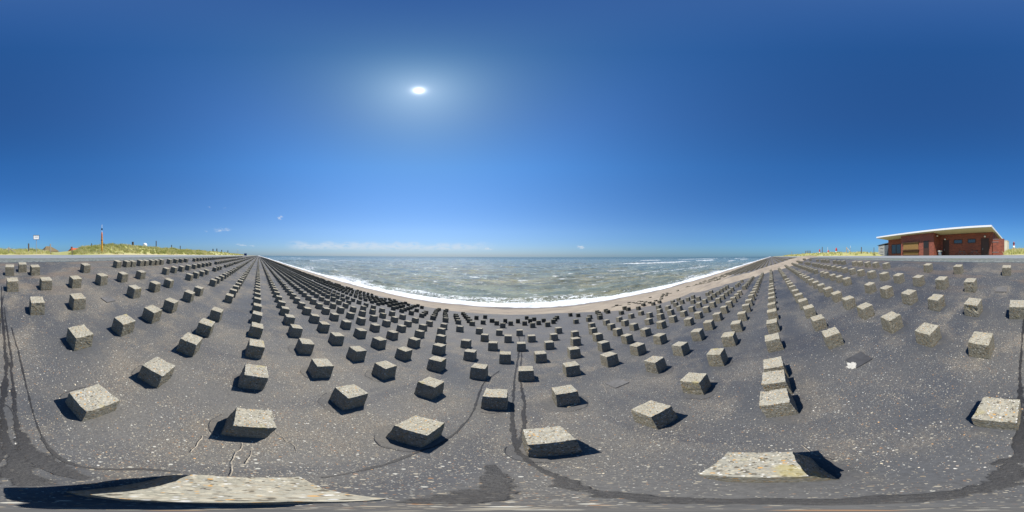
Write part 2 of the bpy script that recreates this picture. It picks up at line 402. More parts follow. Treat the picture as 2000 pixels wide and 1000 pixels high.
# ------------------------------------------------------------------ sea
dep = np.concatenate([np.linspace(23, 2.0, 330), np.geomspace(2.0, .04, 190)[1:]])
rr = 5.9/np.tan(np.radians(dep)); azs = np.radians(np.arange(-92, 92.01, .15))
A, Rr = np.meshgrid(azs, rr); X = Rr*np.sin(A); Y = Rr*np.cos(A)
Z = np.full_like(X, SEA_Z)
rw = np.random.default_rng(5)
att = np.exp(-Rr/260.0)
for i in range(46):
    lam = 1.1*1.085**i*.9; k = 2*np.pi/lam; th = rw.normal(0, .55)+.25; amp = .0105*lam**.85*rw.uniform(.5, 1)
    res = np.clip((lam/(Rr*np.radians(.15)*2.2))-1, 0, 1)*np.clip((lam/np.maximum(.02, Rr*Rr/5.9*np.radians(.07)*2.2))-1, 0, 1)**.3
    ph = k*(X*np.sin(th)-Y*np.cos(th))+rw.uniform(0, 6.28)+1.5*fbm(X*.03, Y*.03, 2, i)
    Z += amp*res*(np.sin(ph)+.25*np.sin(2*ph+.6))*sstep(Y, 17.5, 26)*.62
# breaking waves parallel to the shore
foam = np.zeros_like(X)
wob = (fbm(X*.02, Y*0+2, 3, 7)-.5)*9+(fbm(X*.12, Y*0+5, 3, 9)-.5)*3
sh = 18.9+wob*.10
foam += (.50+.62*fbm(X*.35, Y*.5, 3, 61)+.3*(fbm(X*.05, Y*0+1, 2, 63)-.3))*(1-sstep(Y, sh+.3, sh+1.2+1.2*fbm(X*.15, Y*0+4, 3, 66)))+(.03+.50*fbm(X*.11, Y*.22, 3, 51))*(1-sstep(Y, sh+1.5, sh+7.5))+.10*(1-sstep(Y, 26, 46))
for y0, wdt, hgt, x0, x1, amt in ((22.0, .6, .16, -200, 200, .20), (25.5, .9, .22, -140, 160, .16), (58, 1.6, .55, 25, 420, .72), (70, 2, .3, -300, -60, .40), (104, 2.6, .8, 55, 700, .72), (96, 2.4, .5, -700, -90, .5),
                              (135, 3, .6, -300, 240, .35), (190, 4, .8, 150, 900, .7), (41, 1.1, .25, 5, 120, .38)):
    yc = y0+wob*(.25+y0/120)
    env = sstep(X, x0, x0+30)*(1-sstep(X, x1-30, x1))*sstep(fbm(X*.018, Y*0+y0, 3, 21), .34, .52)
    dd = (Y-yc)/wdt
    Z += hgt*env*np.exp(-dd*dd)
    foam += amt*env*np.exp(-np.where(Y < yc, dd/2.6, dd)**2)
foam += .30*sstep(fbm(X*.028, Y*.06, 4, 31), .50, .75)*(1-sstep(Y, 60, 150))
ms, t, b = mat('sea_water', .12, .5)
b.inputs['IOR'].default_value = 1.33
co = t.new('ShaderNodeNewGeometry').outputs['Position']
sp = t.sep(co)
fa = t.new('ShaderNodeAttribute', attribute_name='foam').outputs['Fac']
far = t.ss(t.v('LENGTH', co), 60, 900)
shl = t.noise(t.v('MULTIPLY', co, (.018, .06, 1)), 1.0, 4, .55)
bc = t.mix(t.ss(shl, .35, .65), (.155, .175, .135), (.215, .200, .120))
bc = t.mix(t.ss(t.v('LENGTH', co), 40, 260), bc, (.125, .155, .140))
bc = t.mix(far, bc, (.055, .105, .115))
# lacy foam: warped cells near shore, streaks and caps further out
wrp = t.v('ADD', co, t.v('MULTIPLY', t.noise(co, .9, 4, .6, out=1), (1.6, 1.6, 0)))
lace = t.m('SUBTRACT', 1.0, t.ss(t.vor(wrp, 1.5, 'DISTANCE_TO_EDGE'), 0, .30))
lace2 = t.m('SUBTRACT', 1.0, t.ss(t.vor(wrp, 3.7, 'DISTANCE_TO_EDGE'), 0, .34))
cn_ = t.noise(t.v('MULTIPLY', co, (.55, 1.0, 1)), 1.1, 6, .68)
fm = t.m('ADD', t.m('MULTIPLY', fa, 1.25), t.m('ADD', t.m('MULTIPLY', t.m('SUBTRACT', t.m('ADD', lace, lace2), 1.0), .26), t.m('MULTIPLY', t.m('SUBTRACT', cn_, .5), 1.5)))
fm = t.ss(fm, .60, 1.0)
cap = t.noise(t.v('MULTIPLY', co, (.22, .42, 1)), 1.0, 5, .66)
capf = t.noise(t.v('MULTIPLY', co, (.06, .12, 1)), 1.0, 4, .62)
caps = t.m('MULTIPLY', t.ss(cap, .59, .68), .72)
cap2 = t.noise(t.v('MULTIPLY', co, (.75, 1.9, 1)), 1.0, 4, .66)
caps = t.m('MAXIMUM', caps, t.m('MULTIPLY', t.ss(cap2, .58, .70), .45))
caps = t.m('MAXIMUM', caps, t.m('MULTIPLY', t.m('MULTIPLY', t.ss(capf, .66, .70), t.ss(sp[1], 60, 120)), .6))
fm = t.m('MAXIMUM', fm, t.m('MULTIPLY', caps, t.ss(sp[1], 22, 30)))
chop = t.noise(t.v('MULTIPLY', co, (.15, .30, 1)), 1.0, 6, .72)
bc = t.mix(1.0, bc, t.mix(t.ss(chop, .38, .62), (.55, .60, .56), (1.4, 1.36, 1.25)), 'MULTIPLY')  # uneven sky reflection on the waves, painted into the water colour
bc = t.mix(t.m('MULTIPLY', fm, .92), bc, (.80, .82, .82))
t.l.new(bc, b.inputs['Base Color'])
t.l.new(t.m('ADD', t.m('ADD', .10, t.m('MULTIPLY', far, .22)), t.m('MULTIPLY', fm, .5), clamp=True), b.inputs['Roughness'])
h1 = t.noise(t.v('MULTIPLY', co, (.8, 1.6, 1)), 1.5, 5, .62); h2 = t.noise(t.v('MULTIPLY', co, (.22, .6, 1)), 1.0, 4, .6)
hh = t.m('ADD', t.m('ADD', t.m('MULTIPLY', h1, .26), t.m('MULTIPLY', h2, .95)), t.m('ADD', t.m('MULTIPLY', t.noise(co, 5.0, 3, .6), .06), t.m('MULTIPLY', t.noise(t.v('MULTIPLY', co, (.04, .11, 1)), 1.0, 3, .5), 2.6)))
bp = t.new('ShaderNodeBump', {'Height': hh, 'Strength': 1.0, 'Distance': 1.0}); t.l.new(bp.outputs[0], b.inputs['Normal'])
sea = grid_obj('sea', X[::-1], Y[::-1], Z[::-1], ms); sea['kind'] = 'structure'
at = sea.data.attributes.new('foam', 'FLOAT', 'POINT'); at.data.foreach_set('value', foam[::-1].astype(np.float32).ravel())

# ------------------------------------------------------------------ concrete blocks
M_CONC, t, b = mat('exposed_aggregate_concrete', .88, .2)
oi = t.new('ShaderNodeObjectInfo').outputs
co = t.v('ADD', t.new('ShaderNodeTexCoord').outputs['Object'], t.comb(t.m('MULTIPLY', oi['Random'], 37.0), t.m('MULTIPLY', oi['Random'], 91.0), 0))
n1 = t.noise(co, 9, 4, .6); n2 = t.noise(co, 70, 3, .6)
c = t.mix(t.ss(n1, .3, .7), (.255, .235, .175), (.335, .31, .24))
c = t.mix(t.m('MULTIPLY', oi['Random'], .35), c, (.27, .27, .245))
for sc, th_ in ((52, .72), (105, .60)):
    vd = t.n.new('ShaderNodeTexVoronoi'); vd.inputs['Scale'].default_value = sc; t.l.new(co, vd.inputs['Vector'])
    rc = t.new('ShaderNodeSeparateColor', {0: vd.outputs['Color']}).outputs
    cc = t.mix(rc[1], (.44, .40, .30), (.20, .165, .115)); cc = t.mix(t.m('GREATER_THAN', rc[1], .80), cc, (.09, .075, .055)); cc = t.mix(t.m('GREATER_THAN', rc[2], .88), cc, (.46, .26, .08)); cc = t.mix(t.m('LESS_THAN', rc[2], .14), cc, (.62, .60, .55))
    c = t.mix(t.m('MULTIPLY', t.m('LESS_THAN', rc[0], th_), t.ss(vd.outputs['Distance'], .55, .35, 0, .9)), c, cc)
c = t.mix(t.ss(n2, .6, .8, 0, .6), c, (.09, .08, .065))
no = t.sep(t.new('ShaderNodeTexCoord').outputs['Object'])
c = t.mix(t.ss(t.m('ADD', no[2], t.m('MULTIPLY', n1, .08)), .09, .02, 0, .4), c, (.16, .15, .115))      # algae at the foot
gr = t.noise(co, 4.0, 3, .6)
c = t.mix(t.ss(gr, .62, .72, 0, .55), c, (.33, .27, .085))                                            # lichen
# side shade painted into the colour, beside weathering: darker than the tops
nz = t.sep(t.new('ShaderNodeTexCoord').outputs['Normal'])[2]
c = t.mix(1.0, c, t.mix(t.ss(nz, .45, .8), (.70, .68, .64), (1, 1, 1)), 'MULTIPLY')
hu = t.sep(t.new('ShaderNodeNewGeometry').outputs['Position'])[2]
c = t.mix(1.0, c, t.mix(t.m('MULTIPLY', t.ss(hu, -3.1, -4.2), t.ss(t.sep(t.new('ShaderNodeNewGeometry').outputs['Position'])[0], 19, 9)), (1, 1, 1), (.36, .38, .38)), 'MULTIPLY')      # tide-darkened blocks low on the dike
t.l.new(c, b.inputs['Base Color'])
t.l.new(t.new('ShaderNodeBump', {'Height': t.m('ADD', n2, t.m('MULTIPLY', t.vor(co, 60), .8)), 'Strength': .7, 'Distance': .006}).outputs[0], b.inputs['Normal'])

BW, BH = .243, .262
def block_mesh(seed, chip=0, n=9):
    r_ = random.Random(seed); bm = bmesh.new()
    bmesh.ops.create_grid(bm, x_segments=1, y_segments=1, size=.5); bm.clear()
    bmesh.ops.create_cube(bm, size=1.0)
    bmesh.ops.subdivide_edges(bm, edges=bm.edges[:], cuts=n, use_grid_fill=True)
    off = Vector((seed*3.1, seed*7.7, 1.3))
    chips = [(Vector((r_.choice((-.5, .5)), r_.uniform(-.5, .5), .5)), r_.uniform(.09, .17)) for _ in range(1+chip)]
    chips += [(Vector((r_.uniform(-.5, .5), r_.choice((-.5, .5)), .5)), r_.uniform(.05, .12)) for _ in range(1+chip)]
    chips += [(Vector((r_.choice((-.5, .5)), r_.choice((-.5, .5)), r_.uniform(.2, .5))), r_.uniform(.06, .13)) for _ in range(1+chip)]
    if chip: chips += [(Vector((r_.uniform(-.5, .5), .5, r_.uniform(.05, .48))), r_.uniform(.10, .17)) for _ in range(12)]
    for v in bm.verts:
        p = v.co.copy()
        # rounded worn edges
        q = Vector([max(-.478, min(.478, c_)) for c_ in p]); dlt = p-q
        if dlt.length > 1e-6: p = q+dlt.normalized()*min(dlt.length, .022)
        for cc_, rad in chips:
            dd_ = (v.co-cc_).length
            if dd_ < rad: p += (-cc_).normalized()*(rad-dd_)*.32
        nn = mnoise.noise_vector(p*5+off); n2_ = mnoise.noise_vector(p*17+off)
        p += nn*.014+n2_*.017+mnoise.noise_vector(p*38+off)*.006
        tp = 1.0+.05*(.5-p.z)
        v.co = Vector((p.x*BW*tp, p.y*BW*tp, (p.z+.5)*(BH+.03)-.03))
    me = bpy.data.meshes.new('concrete_block'); bm.to_mesh(me); bm.free(); me.materials.append(M_CONC)
    return me
BM = [block_mesh(i+1) for i in range(9)]; BM_CHIP = [block_mesh(31, 1), block_mesh(32, 1)]
UN = 1.5                                                        # metres per unit of the measured lattice
BLK = []                                                        # (u, v, row)
def put(row, v, us):
    for u_ in us: BLK.append((u_, v, row))
SP = .515
def ext(start, stop, skip=0.0, step=SP, jit=.02):
    n = int(abs(stop-start)/step); sg = 1 if stop > start else -1
    return [start+sg*step*i+random.uniform(-jit, jit) for i in range(n) if random.random() >= skip]
FARL, FARR = -175, 125
L_ = {}
# rows counted from the road; u to the right, v down the slope (measured on the block tops)
rows = [
 (1, -3.44, [-.41, -2.85, -3.2, -3.43, -3.79, -4.04, -4.36, -4.62, -4.92]+ext(-5.5, -34, .04), []),
 (1, -3.25, [-.14, -.64, -1.77], [.39, 1.41, 2.19, 3.69, 4.21, 4.68, 5.17, 5.60]+ext(6.6, 30, .25)),
 (2, -2.57, [-.15, -.68, -1.2, -1.75, -2.28, -2.85, -3.94, -4.4, -4.92, -5.44, -6.05, -6.6, -7.15, -7.7, -8.2]+ext(-9.4, FARL, .05), []),
 (2, -2.49, [], [.87, 1.39, 1.9, 2.43, 2.9, 3.41, 3.94, 4.43, 4.97, 5.42, 5.95, 6.5]+ext(7.0, 15.5, .12)+ext(24, FARR, .08)),
 (3, -1.92, [-.4, -.93, -1.97, -2.55, -3.07, -4.17, -4.66, -5.2, -5.7, -6.85, -7.4, -7.9]+ext(-9.2, FARL, .04), []),
 (3, -1.86, [], [.11, .62, 1.13, 1.6, 2.12, 2.61, 3.61, 4.06, 4.54, 5.1, 5.54, 6.45, 7.0, 7.4, 7.9]+ext(8.5, 14.5, .1)+ext(23.5, FARR, .06)),
 (4, -1.27, [-.64, -1.15, -1.64, -2.1, -2.75, -3.26, -4.4, -4.88, -5.42, -5.93]+ext(-6.45, FARL, .02), []),
 (4, -1.24, [], [.35, .85, 1.34, 1.87, 2.36, 2.86, 3.32, 3.8, 4.29, 4.8, 5.3, 5.8]+ext(6.3, 14.2, .06)+ext(23, FARR, .05)),
 (5, -.62, [-.38, -.87, -1.4, -1.86, -2.38]+ext(-3.42, FARL, .01), [.11, 1.58, 2.08, 2.58, 3.06, 3.54, 4.05]+ext(4.55, 13.2, .05)+ext(22, FARR, .05)),
 (6, -.01, [-.135, -.65, -1.17, -1.68, -2.2, -2.7, -3.2]+ext(-3.72, FARL, .01), [.86, 1.10, 1.32, 1.86]+ext(2.37, 12.8, .03)+ext(21, FARR, .05)),
 (6, .035, [], [.305]),
 (7, .60, [-.37, -.89, -1.38, -1.9]+ext(-2.42, FARL, .01), [.12, .64, 1.12, 1.64]+ext(2.16, 12.3, .05)+ext(20.5, FARR, .05)),
 (8, 1.21, [-.13, -.65, -1.17]+ext(-1.68, FARL, .01), [.37, 1.35]+ext(1.88, 11.6, .05)+ext(20, FARR, .05)),
 (9, 1.84, [-.38, -.9]+ext(-1.42, FARL, .01), [.13, .64, 1.16, 1.66]+ext(2.18, 10.5, .08)+ext(19.6, FARR, .06)),
 (10, 2.46, [-.65, -.13, -1.17]+ext(-1.68, FARL, .01), [.38, .9]+ext(1.42, 9.6, .1)+ext(19.5, FARR, .06)),
 (11, 3.12, [-.39, -.91, -1.45]+ext(-1.97, FARL, .01), [.13, .65]+ext(1.17, 8.8, .14)+ext(19.5, FARR, .08)),
 (12, 3.79, [-.138, -.665, -1.75]+ext(-2.27, FARL, .02), [.387, .9, 1.42]+ext(1.93, 8.0, .18)+ext(19.5, FARR, .1)),
 (13, 4.50, [-.40, -.943, -1.50, -2.0]+ext(-2.5, FARL, .03), [.143, 1.2]+ext(1.7, 7.4, .25)+ext(19.5, FARR, .12)),
 # denser lower band
 (14, 5.72, [-.39, -1.456]+ext(-1.97, FARL, .12), [.62, 1.14]+ext(1.66, 9.0, .35)+ext(12, FARR, .25)),
 (15, 6.25, [-.134, -.651, -1.167, -1.70]+ext(-2.2, FARL, .12), [.38, .9]+ext(1.45, 9.0, .4)+ext(12, FARR, .25)),
 (16, 6.84, [-.366, -.906, -1.93]+ext(-2.45, FARL, .12), [.145, .64, 1.2]+ext(1.7, 10, .55)+ext(12, FARR, .25)),
 (17, 7.38, [-1.685, -2.18]+ext(-2.7, FARL, .14), [.87]+ext(1.4, 12, .55)+ext(12, FARR, .25)),
 (18, 7.93, [-1.384, -2.42]+ext(-2.95, FARL, .16), [.58]+ext(1.7, 12, .6)+ext(12, FARR, .3)),
 (19, 8.55, [-2.69]+ext(-3.2, FARL, .25), ext(6, FARR, .6)),
 (20, 9.15, ext(-3.9, FARL, .35), []),
]
for r0, v0, left, right in rows: put(r0, v0, left); put(r0, v0, right)
def blk_base(u, v):
    x = u*UN; yt = v*UN*CA; p = Vector((x, yt, -UN-S*yt))
    return p-NRM*((H-UN)*CA)
items = []
for u, v, row in BLK:
    p = blk_base(u, v)
    if row >= 14 and p.y > 17.3: continue
    sd = float(sand_d(p.x, p.y))
    if sd > (.30 if p.y > 6 else .14): continue
    d2 = p.length_squared
    items.append((d2, u, v, row, p))
# apparent size: what shows largest gets an object of its own
items.sort(key=lambda t_: t_[0])
near, farb = items[:300], items[300:]
ORD = ['', 'first', 'second', 'third', 'fourth', 'fifth', 'sixth', 'seventh', 'eighth', 'ninth', 'tenth', 'eleventh', 'twelfth', 'thirteenth', 'fourteenth', 'fifteenth', 'sixteenth', 'seventeenth', 'eighteenth', 'nineteenth', 'twentieth',
       '21st', '22nd', '23rd', '24th', '25th', '26th', '27th', '28th', '29th', '30th', '31st', '32nd', '33rd', '34th', '35th', '36th', '37th', '38th', '39th', '40th']
LOOK = {}
cnt = {}
rz = random.Random(5)
def nlabel(row, u, rank, v):
    side = 'left' if u < 0 else 'right'
    r_ = ORD[row]+' block row below the road'
    if row <= 5: return 'Concrete block, %s, %s in from the photo\'s %s edge' % (r_, ORD[rank], side)
    return 'Concrete block, %s, %s to the %s of the centre' % (r_, ORD[rank], side)
bykey = {}
for it in near:
    d2, u, v, row, p = it
    bykey.setdefault((row, u < 0), []).append(it)
for (row, neg), ls in sorted(bykey.items()):
    ls.sort(key=lambda i_: abs(i_[1]))
    for rank, (d2, u, v, _, p) in enumerate(ls, 1):
        me = BM[rz.randrange(9)]
        extra = nlabel(row, u, rank, v)
        if (row, rank, neg) in ((3, 1, True), (2, 1, False)): me = BM_CHIP[0]
        if (row, rank, neg) in ((3, 2, False),): me = BM_CHIP[1]
        if row == 6 and rank == 1 and neg: extra = 'widest concrete block at the very bottom of the photo, half lit, speckled top'
        if row == 6 and rank == 1 and not neg: extra = 'large bright concrete block at bottom right with deep shadow on its right'
        if row == 6 and not neg and rank in (2, 3, 4): extra = {2: 'front block of the close trio of concrete blocks at right', 3: 'middle block of the close trio of concrete blocks at right', 4: 'rear block of the close trio of concrete blocks at right'}[rank]
        if row == 3 and neg and rank == 1: extra = 'crumbling concrete block with broken seaward face near the photo\'s left edge'
        o = bpy.data.objects.new('concrete_block', me); COL.objects.link(o)
        o.matrix_world = Matrix.Translation(p) @ Matrix.Rotation(-SLOPE, 4, 'X') @ Matrix.Rotation(R(rz.choice((0, 90, 180, 270)) if me in BM else 0)+R(rz.uniform(-3.5, 3.5)), 4, 'Z') @ Matrix.Rotation(R(rz.uniform(-1.3, 1.3)), 4, 'Y') @ Matrix.Diagonal((rz.uniform(.97, 1.05), rz.uniform(.97, 1.05), rz.uniform(.95, 1.04), 1))
        tag(o, extra, 'concrete block', 'concrete blocks set in rows on the asphalt slope')
# the rest, far along the dike, as one mass
V0 = np.array([(sx*BW/2*(1.03 if z < 0 else 1), sy*BW/2*(1.03 if z < 0 else 1), z) for z in (-.03, BH) for sx, sy in ((-1, -1), (1, -1), (1, 1), (-1, 1))])
F0 = np.array([(4, 5, 6, 7), (0, 1, 5, 4), (1, 2, 6, 5), (2, 3, 7, 6), (3, 0, 4, 7)])
P = np.array([tuple(i_[4]) for i_ in farb]); n_ = len(P)
a = rng.uniform(-.07, .07, n_); ca_, sa_ = np.cos(a), np.sin(a); sc_ = rng.uniform(.94, 1.07, (n_, 3))
LV = V0[None]*sc_[:, None]; x_ = LV[..., 0]*ca_[:, None]-LV[..., 1]*sa_[:, None]; y_ = LV[..., 0]*sa_[:, None]+LV[..., 1]*ca_[:, None]; z_ = LV[..., 2]
W_ = np.stack([x_, y_*CA+z_*SA, -y_*SA+z_*CA], -1)+P[:, None]
fb = mesh_obj('far_concrete_blocks', W_.reshape(-1, 3), (np.arange(n_)[:, None, None]*8+F0[None]).reshape(-1, 4), M_CONC)
tag(fb, 'endless rows of small concrete blocks receding along the dike both ways', 'concrete blocks', None, 'stuff')

# ------------------------------------------------------------------ wet streaks, painted shadow, rings, cracks on the asphalt
def wet_mat(name, col, rough, edge=False):
    m, t, b = mat(name, rough, .4)
    co = t.new('ShaderNodeNewGeometry').outputs['Position']
    n = t.noise(co, 22, 4, .65); n0 = t.noise(co, 5, 3, .6)
    c = t.mix(n, [x*.65 for x in col], [x*1.35 for x in col])
    vd = t.n.new('ShaderNodeTexVoronoi'); vd.inputs['Scale'].default_value = 60; t.l.new(co, vd.inputs['Vector'])
    rc = t.new('ShaderNodeSeparateColor', {0: vd.outputs['Color']}).outputs
    c = t.mix(t.m('MULTIPLY', t.m('LESS_THAN', rc[0], .05), t.ss(vd.outputs['Distance'], .4, .2)), c, (.36, .32, .26))
    t.l.new(c, b.inputs['Base Color'])
    return m
M_WET_SHADOW = asphalt_mat('damp_and_shadow_asphalt', .25, .35, True)  # for the damp streaks and for the painted shadow sheet
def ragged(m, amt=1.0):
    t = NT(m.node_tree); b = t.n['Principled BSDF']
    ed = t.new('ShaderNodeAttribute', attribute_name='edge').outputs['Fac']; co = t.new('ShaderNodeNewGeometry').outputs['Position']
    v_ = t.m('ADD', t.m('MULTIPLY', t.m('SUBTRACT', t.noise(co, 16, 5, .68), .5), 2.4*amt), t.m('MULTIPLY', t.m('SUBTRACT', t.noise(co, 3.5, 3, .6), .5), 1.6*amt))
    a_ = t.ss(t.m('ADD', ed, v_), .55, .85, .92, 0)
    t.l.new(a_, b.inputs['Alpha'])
ragged(M_WET_SHADOW)
M_SEAL = asphalt_mat('tar_seal', .70, .15)
M_LINE = wet_mat('dark_joint', (.035, .035, .038), .8)
M_CRACK = simple('sandy_crack_fill', (.30, .26, .20), .9, .1, .8, 90)
LIFTS = [0.0]
def gz(x, y):
    return float(slope_z(x, y)+(fbm(x*.5, y*.5, 3, 5)-.5)*.03*sstep(y, -6.0, -5.0))
def ribbon(name, pts, widths, m, lift=.006, label=None, step=.025, jit=.42, seed=1):
    """pts are ground x,y; returns a thin draped sheet with a ragged edge"""
    P_ = [Vector(p[:2]) for p in pts]; out = []; ws = []
    for i in range(len(P_)-1):
        n = max(1, int((P_[i+1]-P_[i]).length/step))
        p0 = P_[max(i-1, 0)]; p1 = P_[i]; p2 = P_[i+1]; p3 = P_[min(i+2, len(P_)-1)]
        for k in range(n):
            s_ = k/n
            out.append(.5*((2*p1)+(p2-p0)*s_+(2*p0-5*p1+4*p2-p3)*s_*s_+(3*p1-p0-3*p2+p3)*s_**3)); ws.append(widths[i]*(1-s_)+widths[i+1]*s_)
    out.append(P_[-1]); ws.append(widths[-1])
    V_, F_ = [], []
    for i, (p, w_) in enumerate(zip(out, ws)):
        t_ = (out[min(i+1, len(out)-1)]-out[max(i-1, 0)]); t_ = t_.normalized() if t_.length > 1e-9 else Vector((1, 0)); nn = Vector((-t_.y, t_.x))
        for j in range(5):
            s_ = (j/4-.5)
            e = w_*(1+jit*2*(mnoise.noise(Vector((p.x*4+seed, p.y*4, s_*3)))))+w_*jit*1.2*mnoise.noise(Vector((p.x*19, p.y*19+seed, s_*9)))+w_*jit*.8*mnoise.noise(Vector((p.x*47, p.y*47+seed, s_*9)))
            q = p+nn*s_*e+nn*w_*jit*.6*mnoise.noise(Vector((p.x*6, p.y*6, seed)))
            V_.append((q.x, q.y, gz(q.x, q.y)+lift))
    for i in range(len(out)-1):
        for j in range(4): k = i*5+j; F_.append((k, k+5, k+6, k+1))
    o = mesh_obj(name, V_, F_, m); o['kind'] = 'structure'
    at_ = o.data.attributes.new('edge', 'FLOAT', 'POINT'); at_.data.foreach_set('value', [abs((k_ % 5)/4-.5)*2 for k_ in range(len(V_))])
    if label: o['label'] = label
    return o
def px_line(pl): return [tuple(plane_pt(*p)) for p in pl]
def rib_px(name, pl, ws, m, **k):
    return ribbon(name, px_line(pl), ws if isinstance(ws, list) else [ws]*len(pl), m, **k)
rib_px('wet_streak', [(1010, 640), (1013, 655), (1016, 672), (1012, 700), (1006, 740), (1003, 800), (1005, 850), (1012, 880), (1042, 903), (1100, 940), (1180, 963), (1330, 978)],
       [0.024, 0.040, 0.040, 0.048, 0.040, 0.040, 0.044, 0.056, 0.055, 0.072, 0.072, 0.066], M_WET_SHADOW, lift=.006, seed=2)
rib_px('wet_streak', [(1026, 655), (1020, 680), (1019, 700), (1017, 735), (1024, 780), (1023, 835), (1014, 872), (1012, 880)],
       [0.016, 0.024, 0.040, 0.048, 0.040, 0.040, 0.040, 0.040], M_WET_SHADOW, lift=.0075, seed=3)
rib_px('wet_streak', [(976, 724), (958, 738), (945, 750), (936, 776), (925, 805), (900, 838), (872, 862), (825, 882), (772, 902), (700, 922), (640, 933)],
       [0.024, 0.028, 0.024, 0.028, 0.024, 0.024, 0.028, 0.024, 0.024, 0.018, 0.012], M_WET_SHADOW, lift=.006, seed=4)
# behind the camera
rib_px('wet_streak', [(1330, 978), (1700, 978), (1880, 960), (1950, 930), (1985, 870), (1992, 800), (1991, 740), (1994, 690), (1998, 640), (2003, 600), (2008, 570)],
       [0.075, 0.075, 0.081, 0.106, 0.100, 0.045, 0.032, 0.036, 0.036, 0.027, 0.018], M_WET_SHADOW, lift=.0065, seed=5)
rib_px('wet_streak', [(2003, 560), (2003, 600), (2008, 660), (2012, 720), (2002, 790), (2010, 850), (2030, 905), (2065, 950)],
       [0.027, 0.045, 0.056, 0.062, 0.056, 0.062, 0.087, 0.100], M_WET_SHADOW, lift=.008, seed=6)
rib_px('wet_streak', [(2008, 600), (2016, 660), (2023, 720), (2026, 800), (2042, 865), (2075, 905), (2120, 925), (2172, 936)],
       [0.018, 0.036, 0.045, 0.050, 0.075, 0.094, 0.094, 0.045], M_WET_SHADOW, lift=.0095, seed=7)
rib_px('wet_streak', [(2022, 640), (2036, 690), (2050, 750), (2062, 800), (2080, 850), (2110, 890), (2180, 915), (2290, 917), (2360, 922)],
       [0.018, 0.020, 0.023, 0.018, 0.018, 0.027, 0.027, 0.032, 0.018], M_WET_SHADOW, lift=.006, seed=8)
# cast shadow of a person painted as a dark sheet near the wet streak
ribbon('painted_shadow', px_line([(964, 908), (965, 914), (968, 922), (975, 933), (980, 945), (968, 960), (925, 974), (840, 983)]), [.035, .05, .045, .085, .10, .11, .10, .06], M_WET_SHADOW, lift=.0065, jit=.12, seed=9)
def ring(cx, cy, r_, a0, a1, w_, m, seed, name='seal_edge', lift=.010, ex=1.0):
    pts = []
    for i in range(22):
        a_ = R(a0+(a1-a0)*i/21); q = r_*(1+.10*mnoise.noise(Vector((math.cos(a_)*2+seed, math.sin(a_)*2, 0))))
        pts.append((cx+q*ex*math.cos(a_), cy+q*math.sin(a_)))
    return ribbon(name, pts, [w_]*22, m, lift=lift, step=.03, jit=.5, seed=seed)
def patch(cx, cy, r_, m, seed, name='tar_patch', lift=.004, ex=1.0):
    n = 40; V_ = [(cx, cy, gz(cx, cy)+lift)]; F_ = []
    for k in (1, 2, 3, 4):
        for i in range(n):
            a_ = 2*math.pi*i/n; q = r_*k/4*(1+(.5 if r_ < .1 else .13)*mnoise.noise(Vector((math.cos(a_)*2+seed, math.sin(a_)*2, 0)))+(.35 if r_ < .1 else 0)*mnoise.noise(Vector((math.cos(a_)*6+seed, math.sin(a_)*6, 0))))
            x_, y_ = cx+q*ex*math.cos(a_), cy+q*math.sin(a_); V_.append((x_, y_, gz(x_, y_)+lift*(1 if k < 4 else .3)))
    for i in range(n): F_.append((0, 1+i, 1+(i+1) % n))
    for k in range(3):
        for i in range(n): F_.append((1+k*n+i, 1+(k+1)*n+i, 1+(k+1)*n+(i+1) % n, 1+k*n+(i+1) % n))
    o = mesh_obj(name, V_, F_, m, smooth=True); o['kind'] = 'structure'; return o
for i, (u, v, row, p) in enumerate([(i_[1], i_[2], i_[3], i_[4]) for i_ in near[:40]]):
    if i == 0 or (rz.random() < .45 and i > 8): continue
    q = rz.uniform(.18, .24)
    patch(p.x-.02, p.y-.02, q, M_SEAL, i*3.3, ex=rz.uniform(.95, 1.2))
    a0 = rz.uniform(150, 300)
    ring(p.x-.02, p.y-.02, q*rz.uniform(1.0, 1.1), a0, a0+rz.uniform(70, 190), .0042, M_LINE, i*3.3)
# pale cracks by the big block on the left
for k, pl in enumerate(([(539, 838), (551, 851), (560, 858), (575, 866), (583, 876), (584, 884)], [(399, 852), (392, 862), (388, 872), (378, 884)], [(478, 866), (474, 880), (463, 890), (458, 902), (462, 918), (459, 930)],
                        [(497, 880), (494, 895), (487, 906)], [(548, 925), (556, 920), (560, 926)], [(1175, 752), (1182, 762), (1185, 770)], [(1560, 870), (1590, 890)])):
    rib_px('crack', [p for a_, b_ in zip(pl[:-1], pl[1:]) for p in (a_, ((a_[0]+b_[0])/2+rz.uniform(-3, 3), (a_[1]+b_[1])/2+rz.uniform(-1.5, 1.5)))]+[pl[-1]], .0022, M_CRACK, lift=.012, jit=1.6, seed=30+k, step=.006)

# holes left by lost blocks
M_PIT = simple('socket_concrete', (.055, .055, .058), .8, .2, .3, 14)
M_PIT2 = simple('pale_mortar', (.42, .40, .35), .85, .2, .35, 25)
M_PIT3 = simple('worn_patch', (.12, .115, .11), .9, .2, .3, 16)
def socket(px, py, w_, m, label, rot=0):
    p = plane_pt(px, py); mb = MB().box(-w_/2, w_/2, -w_/2, w_/2, -.03, .012)
    o = mb.build('block_socket', m); o.matrix_world = Matrix.Translation(p) @ Matrix.Rotation(-SLOPE, 4, 'X') @ Matrix.Rotation(R(rot), 4, 'Z')
    tag(o, label, 'socket', 'sockets of lost blocks in the asphalt'); return o
socket(1676, 703, .25, M_PIT, 'dark square socket with white mortar spilled beside it', 4)
socket(1601, 633, .25, M_PIT, 'dark square socket right of the close block trio', -4)
socket(1205, 749, .24, M_PIT3, 'pale square socket between blocks right of the wet streak', 3)
socket(1190, 711, .22, M_PIT3, 'smaller grey socket with a pale rim beyond the square one', -5)
socket(211, 585, .25, M_PIT3, 'brown grey socket between blocks on the upper left slope', 2)
